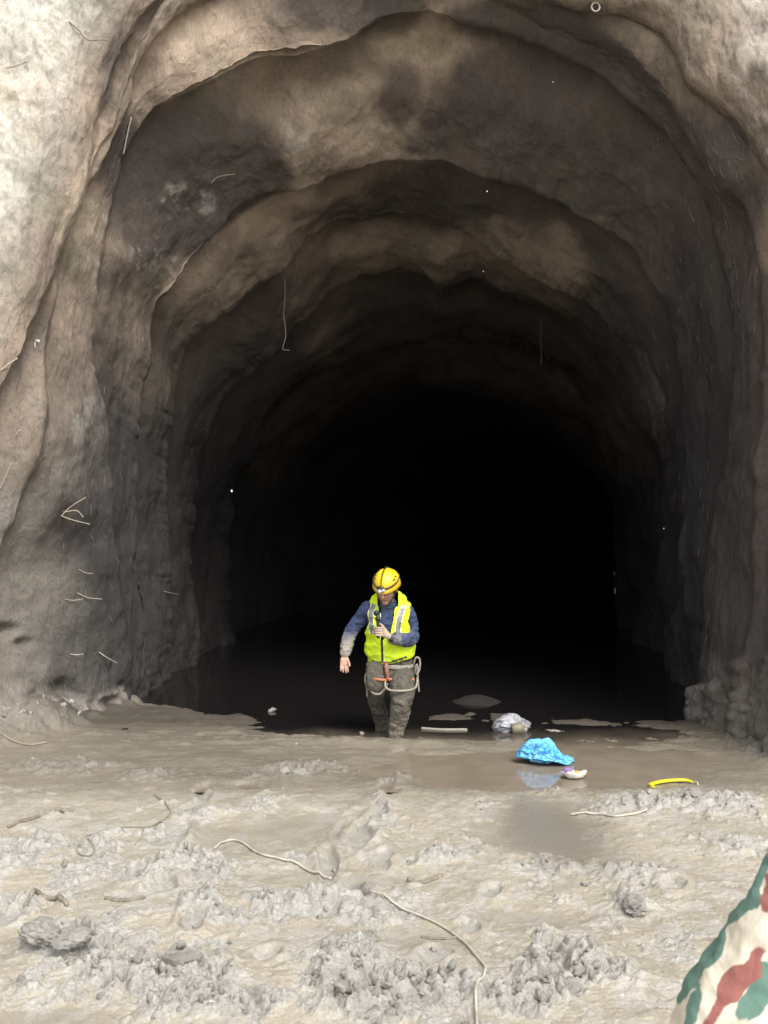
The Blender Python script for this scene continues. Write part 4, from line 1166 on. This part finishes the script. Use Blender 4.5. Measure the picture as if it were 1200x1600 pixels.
link('leg_loop', join([tube([(-.025, -.18, .455), (-.018, -.235, .41), (.03, -.275, .392), (.11, -.305, .392), (.195, -.255, .392), (.245, -.15, .40), (.262, -.07, .44), (.266, -.03, .50), (.262, 0, .58)], [.0105] * 9, n=10, seg=60)]), M_GREYROPE, man)
link('rope_coil', join([tube([(.235, -.03, .60), (.25, -.04, .645), (.278, -.045, .645), (.290, -.045, .60), (.283, -.045, .54), (.268, -.05, .50), (.272, -.05, .42), (.278, -.05, .35)], [.0085] * 8, n=10, seg=60)]), M_GREYROPE, man)
link('carabiner', join([tube([(.258 + .014 * math.cos(a), -.06, .545 + .042 * math.sin(a)) for a in np.linspace(0, 2 * math.pi, 18)], [.005] * 18, n=8, seg=36)]), M_IRON, man)
link('red_tag', join([box((.215, -.13, .46), (.04, .02, .035), .006)]), M_ORANGE, man)
link('side_cord', join([tube([(-.20, -.08, .50), (-.205, -.09, .45), (-.19, -.08, .40), (-.185, -.07, .31)], [.008] * 4, n=8, seg=20)]), M_GREYROPE, man)
# wristwatch
wp_ = [(.048 + .012 * math.sin(a), -.262 + .044 * math.cos(a) * .75, .842 + .047 * math.sin(a)) for a in np.linspace(0, 2 * math.pi, 18)]
w = link('wristwatch', join([tube(wp_, [(.004, .011)] * 18, n=8, seg=36, up=(1, -.6, 0))]), M_BLACK, man)
link('watch_case', join([box((.032, -.305, .835), (.036, .014, .036), .005)]), M_BLACK, w)

# helmet
def dome(rx, ry, rz, z0, cz, n=56, m=22, brim=0.0):
    V, F = [], []
    for j in range(m):
        f = j / (m - 1)
        ph = f * math.pi / 2 * .985
        for i in range(n):
            a = i / n * 2 * math.pi
            rr_ = math.cos(ph) ** .82
            x, y, z = rx * rr_ * math.cos(a), ry * rr_ * math.sin(a), rz * math.sin(ph) ** 1.0
            if j == 0:
                fr = max(0, -math.sin(a)) ** 3
                x *= 1.04; y = y * 1.04 - brim * fr; z = -.008 - .006 * fr
            V.append((x, y + .008, z0 + z))
    F = [(j * n + i, j * n + (i + 1) % n, (j + 1) * n + (i + 1) % n, (j + 1) * n + i) for j in range(m - 1) for i in range(n)]
    F.append(tuple((m - 1) * n + i for i in range(n)))
    return np.array(V), F
V, F = dome(.112, .138, .118, .030, 0, brim=.022)
ang = np.arctan2(V[:, 0], -V[:, 1])
V[:, 2] += 0.005 * np.exp(-(V[:, 0] / .022) ** 2) * (V[:, 2] > .06) + 0.004 * np.exp(-((np.abs(V[:, 0]) - .055) / .012) ** 2) * (V[:, 2] > .06)
me = join([(V, F)]); me.transform(HM)
helmet = link('helmet', me, M_HELM, man)
helmet.modifiers.new('s', 'SOLIDIFY').thickness = 0.004
def on_dome(x, y, k=1.02):
    r2 = 1 - (x / .112) ** 2 - ((y) / .138) ** 2
    return (x * k, y * k + .008, .030 + .118 * math.sqrt(max(r2, 0)) * k + .004)
def dome_ring(a, z, k):                      # point on the dome's side at height z
    s = math.asin(min(1, (z - .03) / .118)); rr_ = math.cos(s) ** .82 * k
    return (.112 * rr_ * math.cos(a), .138 * rr_ * math.sin(a) + .008, z)
def band(pts, a, b, name, mat, par, up=(0, 0, 1)):
    me = join([tube([hp(p) for p in pts], [(a, b)] * len(pts), n=8, seg=len(pts) * 3, up=tuple(HR @ np.array(up) / HS))])
    return link(name, me, mat, par)
lampband = band([dome_ring(a, .066 - .022 * max(0, -math.sin(a)) + .02 * abs(math.cos(a)), 1.035) for a in np.linspace(0, 2 * math.pi, 30)], .0035, .0095, 'elastic_band', M_DARKBAND, helmet)
cs = []
for f in np.linspace(-1.33, 1.2, 16):
    rr_ = math.cos(abs(f)) ** .82 * 0
    y = math.sin(f) * .138
    cs.append((-.012, y * 1.02 + .008, .030 + .118 * max(0, math.cos(f)) ** 1.0 * 1.04 + .0125 * max(0, math.cos(f)) ))
band(cs, .010, .004, 'top_strap', M_BLACK, helmet, up=(1, 0, 0)).data
lc = (-.012, -.149, .046)
me = join([box((0, 0, 0), (.072, .034, .036), .010)]); me.transform(HM @ Matrix.Translation(lc)); lamp = link('headlamp', me, M_LAMP, helmet)
me = join([tube([(0, -.014, 0), (0, -.022, 0)], [.013, .012], n=16, seg=4, up=(0, 0, 1))]); me.transform(HM @ Matrix.Translation(lc)); link('lens', me, plain('lamp_lens', (.75, .78, .8), .1, .05), lamp)
me = join([box((0, -.006, .024), (.060, .03, .012), .004)]); me.transform(HM @ Matrix.Translation(lc)); link('lamp_bracket', me, M_BLACK, lamp)
for s in (-1, 1):                            # vents
    for k in range(2):
        p = dome_ring(-math.pi / 2 + s * (1.0 + .32 * k), .10 + .012 * k, 1.0)
        me = join([ellipsoid((0, 0, 0), (.005, .016, .006), n=12, m=8)])
        me.transform(HM @ Matrix.Translation(p) @ Matrix.Rotation(s * (1.0 + .3 * k), 4, 'Z') @ Matrix.Rotation(R(90), 4, 'Z')); link('vent', me, M_BLACK, helmet)
# chin straps
for s in (-1, 1):
    link('chin_strap', join([tube([hp((.088 * s, -.02, .03)), hp((.075 * s, -.03, -.04)), hp((.045 * s, -.055, -.10)), hp((0, -.06, -.132))], [(.007, .002)] * 4, n=6, seg=16)]), M_DARKBAND, helmet)
# device held in the raised hand
dev = empty('handheld_device', (PX - .085, PY - .315, .86 + MZ), 'small black device with a round head held up before the yellow-green vest', 'device')
link('grip', join([tube([(0, 0, .0), (-.002, 0, .07), (-.004, 0, .135)], [.015, .014, .015], n=16, seg=10)]), M_BLACK, dev)
link('device_body', join([box((-.006, 0, .155), (.042, .034, .045), .008)]), M_BLACK, dev)
hd = link('device_head', join([ellipsoid((-.016, -.002, .205), (.026, .024, .026))]), M_BLACK, dev)
link('lens', join([tube([(-.016, -.022, .205), (-.016, -.030, .205)], [.012, .010], n=14, seg=4, up=(0, 0, 1))]), plain('dark_glass', (.03, .03, .035), .05), hd)
link('clip', join([box((.018, -.008, .180), (.010, .014, .05), .003)]), M_LAMP, dev)

# ------------------------------------------------------------------ person in camouflage beside the camera
t = NT('camouflage')
c = t.mix(t.ramp(t.noise(6, 3), .3, .7), (.62, .555, .44), (.70, .64, .52))
wob_ = t.math('MULTIPLY', t.math('SUBTRACT', t.noise(22, 3, .5, .3), .5), .03)
g = t.math('ADD', t.at('green'), wob_); r_ = t.math('ADD', t.at('brown'), wob_)
c = t.mix(t.ramp(g, -.0015, .0015), c, (.115, .21, .165))
c = t.mix(t.ramp(r_, -.0015, .0015), c, (.30, .115, .095))
weave = t.bump(t.noise(420, 2, .6), .25, .0015)
M_CAMO = t.out(Base_Color=c, Roughness=.9, Normal=t.bump(t.noise(9, 4, .6, .6), .35, .02, weave))
CX, CY = .86, 1.30
soldier = empty('person', (CX, CY, 0), 'bystander in cream, green and red-brown camouflage, sleeve showing at the lower right corner', 'person')
def L(x, y, z): return (x - CX, y - CY, z)
bd = [ellipsoid(L(1.0, 1.28, 1.67), (.08, .098, .115)), ellipsoid(L(1.0, 1.345, 1.62), (.055, .05, .07)), tube([L(1.0, 1.27, 1.6), L(1.0, 1.26, 1.47)], [.055, .065], seg=6),
      ellipsoid(L(1.0, 1.40, 1.655), (.012, .018, .016)), ellipsoid(L(.918, 1.28, 1.655), (.010, .02, .03)), ellipsoid(L(1.082, 1.28, 1.655), (.010, .02, .03)),
      tube([L(1.0, 1.28, .95), L(1.0, 1.28, 1.15), L(1.0, 1.28, 1.35), L(1.0, 1.27, 1.45)], [(.16, .11), (.15, .10), (.18, .11), (.11, .08)], n=20, seg=14),
      tube([L(.88, 1.28, 1.40), L(.82, 1.28, 1.35), L(.66, 1.235, 1.12), L(.515, 1.205, .93)], [.05, .055, .045, .04], seg=20),
      tube([L(.515, 1.205, .93), L(.64, 1.28, .90), L(.80, 1.34, .93)], [.04, .035, .026], seg=14),
      tube([L(.80, 1.34, .93), L(.86, 1.35, .94)], [(.03, .02), (.04, .016)], seg=6),
      tube([L(1.12, 1.28, 1.40), L(1.21, 1.28, 1.37), L(1.26, 1.28, 1.1), L(1.27, 1.36, .86)], [.05, .055, .042, .027], seg=20),
      tube([L(1.27, 1.36, .86), L(1.27, 1.38, .78)], [(.026, .018), (.036, .016)], seg=6),
      tube([L(.92, 1.28, .92), L(.91, 1.28, .5), L(.90, 1.26, .10)], [.09, .06, .045], seg=14), tube([L(1.08, 1.28, .92), L(1.10, 1.28, .5), L(1.11, 1.26, .10)], [.09, .06, .045], seg=14)]
for k in range(4):
    bd.append(tube([L(.85, 1.345, .965 - .02 * k), L(.90, 1.375, .968 - .02 * k), L(.93, 1.40, .955 - .02 * k)], [.010, .009, .008], n=8, seg=8))
    bd.append(tube([L(1.245 + .016 * k, 1.385, .76), L(1.243 + .017 * k, 1.40, .715), L(1.243 + .017 * k, 1.42, .68)], [.010, .009, .008], n=8, seg=8))
bd.append(tube([L(.83, 1.335, .955), L(.85, 1.30, .98), L(.875, 1.29, .985)], [.012, .010, .009], n=8, seg=8))
bd.append(tube([L(1.24, 1.36, .83), L(1.225, 1.385, .79), L(1.225, 1.40, .76)], [.012, .010, .009], n=8, seg=8))
me = fused(bd, .006, 3); attr(me, 'dirt', np.zeros(len(me.vertices))); attr(me, 'beard', np.zeros(len(me.vertices)))
link('body', me, M_SKIN, soldier)
jk = [tube([L(1.0, 1.28, .86), L(1.0, 1.28, 1.0), L(1.0, 1.28, 1.2), L(1.0, 1.28, 1.37), L(1.0, 1.27, 1.46)], [(.20, .14), (.185, .13), (.20, .135), (.19, .12), (.085, .075)], n=28, seg=18),
      tube([L(.90, 1.28, 1.39), L(.84, 1.28, 1.355), L(.715, 1.25, 1.20), L(.608, 1.225, 1.04), L(.508, 1.205, .91), L(.50, 1.205, .88)], [.075, .09, .094, .096, .098, .08], n=28, seg=30),
      tube([L(.508, 1.205, .90), L(.62, 1.26, .885), L(.76, 1.32, .915)], [.09, .072, .055], n=20, seg=14),
      tube([L(1.10, 1.28, 1.39), L(1.2, 1.28, 1.365), L(1.262, 1.28, 1.12), L(1.275, 1.35, .90)], [.075, .088, .075, .052], n=20, seg=24)]
me = fused(jk, .006, 5)
wrinkle(me, (4, 4, 9), .005, 400)
wrinkle(me, (13, 13, 24), .006, 404)
V = coords(me) + np.array((CX, CY, 0))
def blob(V, blobs, tail):
    su, sv = proj(V)
    out = np.full(len(V), -1.0)
    for (u, v, a, b, rot) in blobs:           # printed patches, given where they sit on the sleeve
        dx, dz = (su - u) * 1.2 / FPX, (v - sv) * 1.2 / FPX
        k = 1.2 / FPX
        ca, sa = math.cos(R(rot)), math.sin(R(rot))
        p, q = (dx * ca + dz * sa) / (a * k), (-dx * sa + dz * ca) / (b * k)
        out = np.maximum(out, (1 - np.sqrt(p * p + q * q)) * min(a, b) * k)
    near = (np.abs(V[:, 0] - .6) < .2) & (V[:, 1] < 1.30) & (V[:, 2] < 1.3)
    rest = fbm(V * 6.5, 2, tail) * .06 - .012
    return np.where(near, out, rest)
attr(me, 'green', blob(V, [(1145, 1395, 75, 34, 52), (1180, 1345, 40, 24, 55), (1085, 1500, 66, 22, 62), (1110, 1480, 40, 20, 60), (1185, 1550, 50, 18, 72), (1082, 1580, 34, 7, 75), (1170, 1560, 40, 10, 62), (1165, 1400, 24, 22, 20)], 410))
attr(me, 'brown', blob(V, [(1150, 1535, 46, 20, 50), (1175, 1500, 34, 11, 55), (1120, 1575, 40, 9, 62), (1203, 1395, 12, 34, 0)], 420))
link('camouflage_shirt', me, M_CAMO, soldier)
pt = [tube([L(1.0, 1.28, .98), L(1.0, 1.28, .84)], [(.175, .125), (.18, .13)], n=24, seg=6), tube([L(.92, 1.28, .88), L(.91, 1.28, .5), L(.90, 1.27, .20)], [.11, .085, .08], n=20, seg=14),
      tube([L(1.08, 1.28, .88), L(1.10, 1.28, .5), L(1.11, 1.27, .20)], [.11, .085, .08], n=20, seg=14)]
me = fused(pt, .008, 3); wrinkle(me, (7, 7, 9), .014, 430); V = coords(me)
attr(me, 'green', fbm(V * 6.5, 2, 431) * .06 - .012); attr(me, 'brown', fbm(V * 6.5, 2, 437) * .06 - .02)
link('camouflage_trousers', me, M_CAMO, soldier)
for x in (.90, 1.11):
    b_ = fused([tube([L(x, 1.25, .24), L(x, 1.25, .07)], [.062, .055], seg=6), tube([L(x, 1.25, .05), L(x, 1.33, .05), L(x, 1.42, .04)], [.05, .05, .042], seg=8), box(L(x, 1.32, .015), (.09, .27, .03), .01)], .007, 2)
    link('boot', b_, M_BLACK, soldier)
cpm = [ellipsoid(L(1.0, 1.275, 1.71), (.092, .11, .085)), ellipsoid(L(1.0, 1.385, 1.70), (.07, .07, .010))]
me = fused(cpm, .006, 2); attr(me, 'green', np.full(len(me.vertices), .1)); attr(me, 'brown', np.full(len(me.vertices), -.1))
link('cap', me, M_CAMO, soldier)
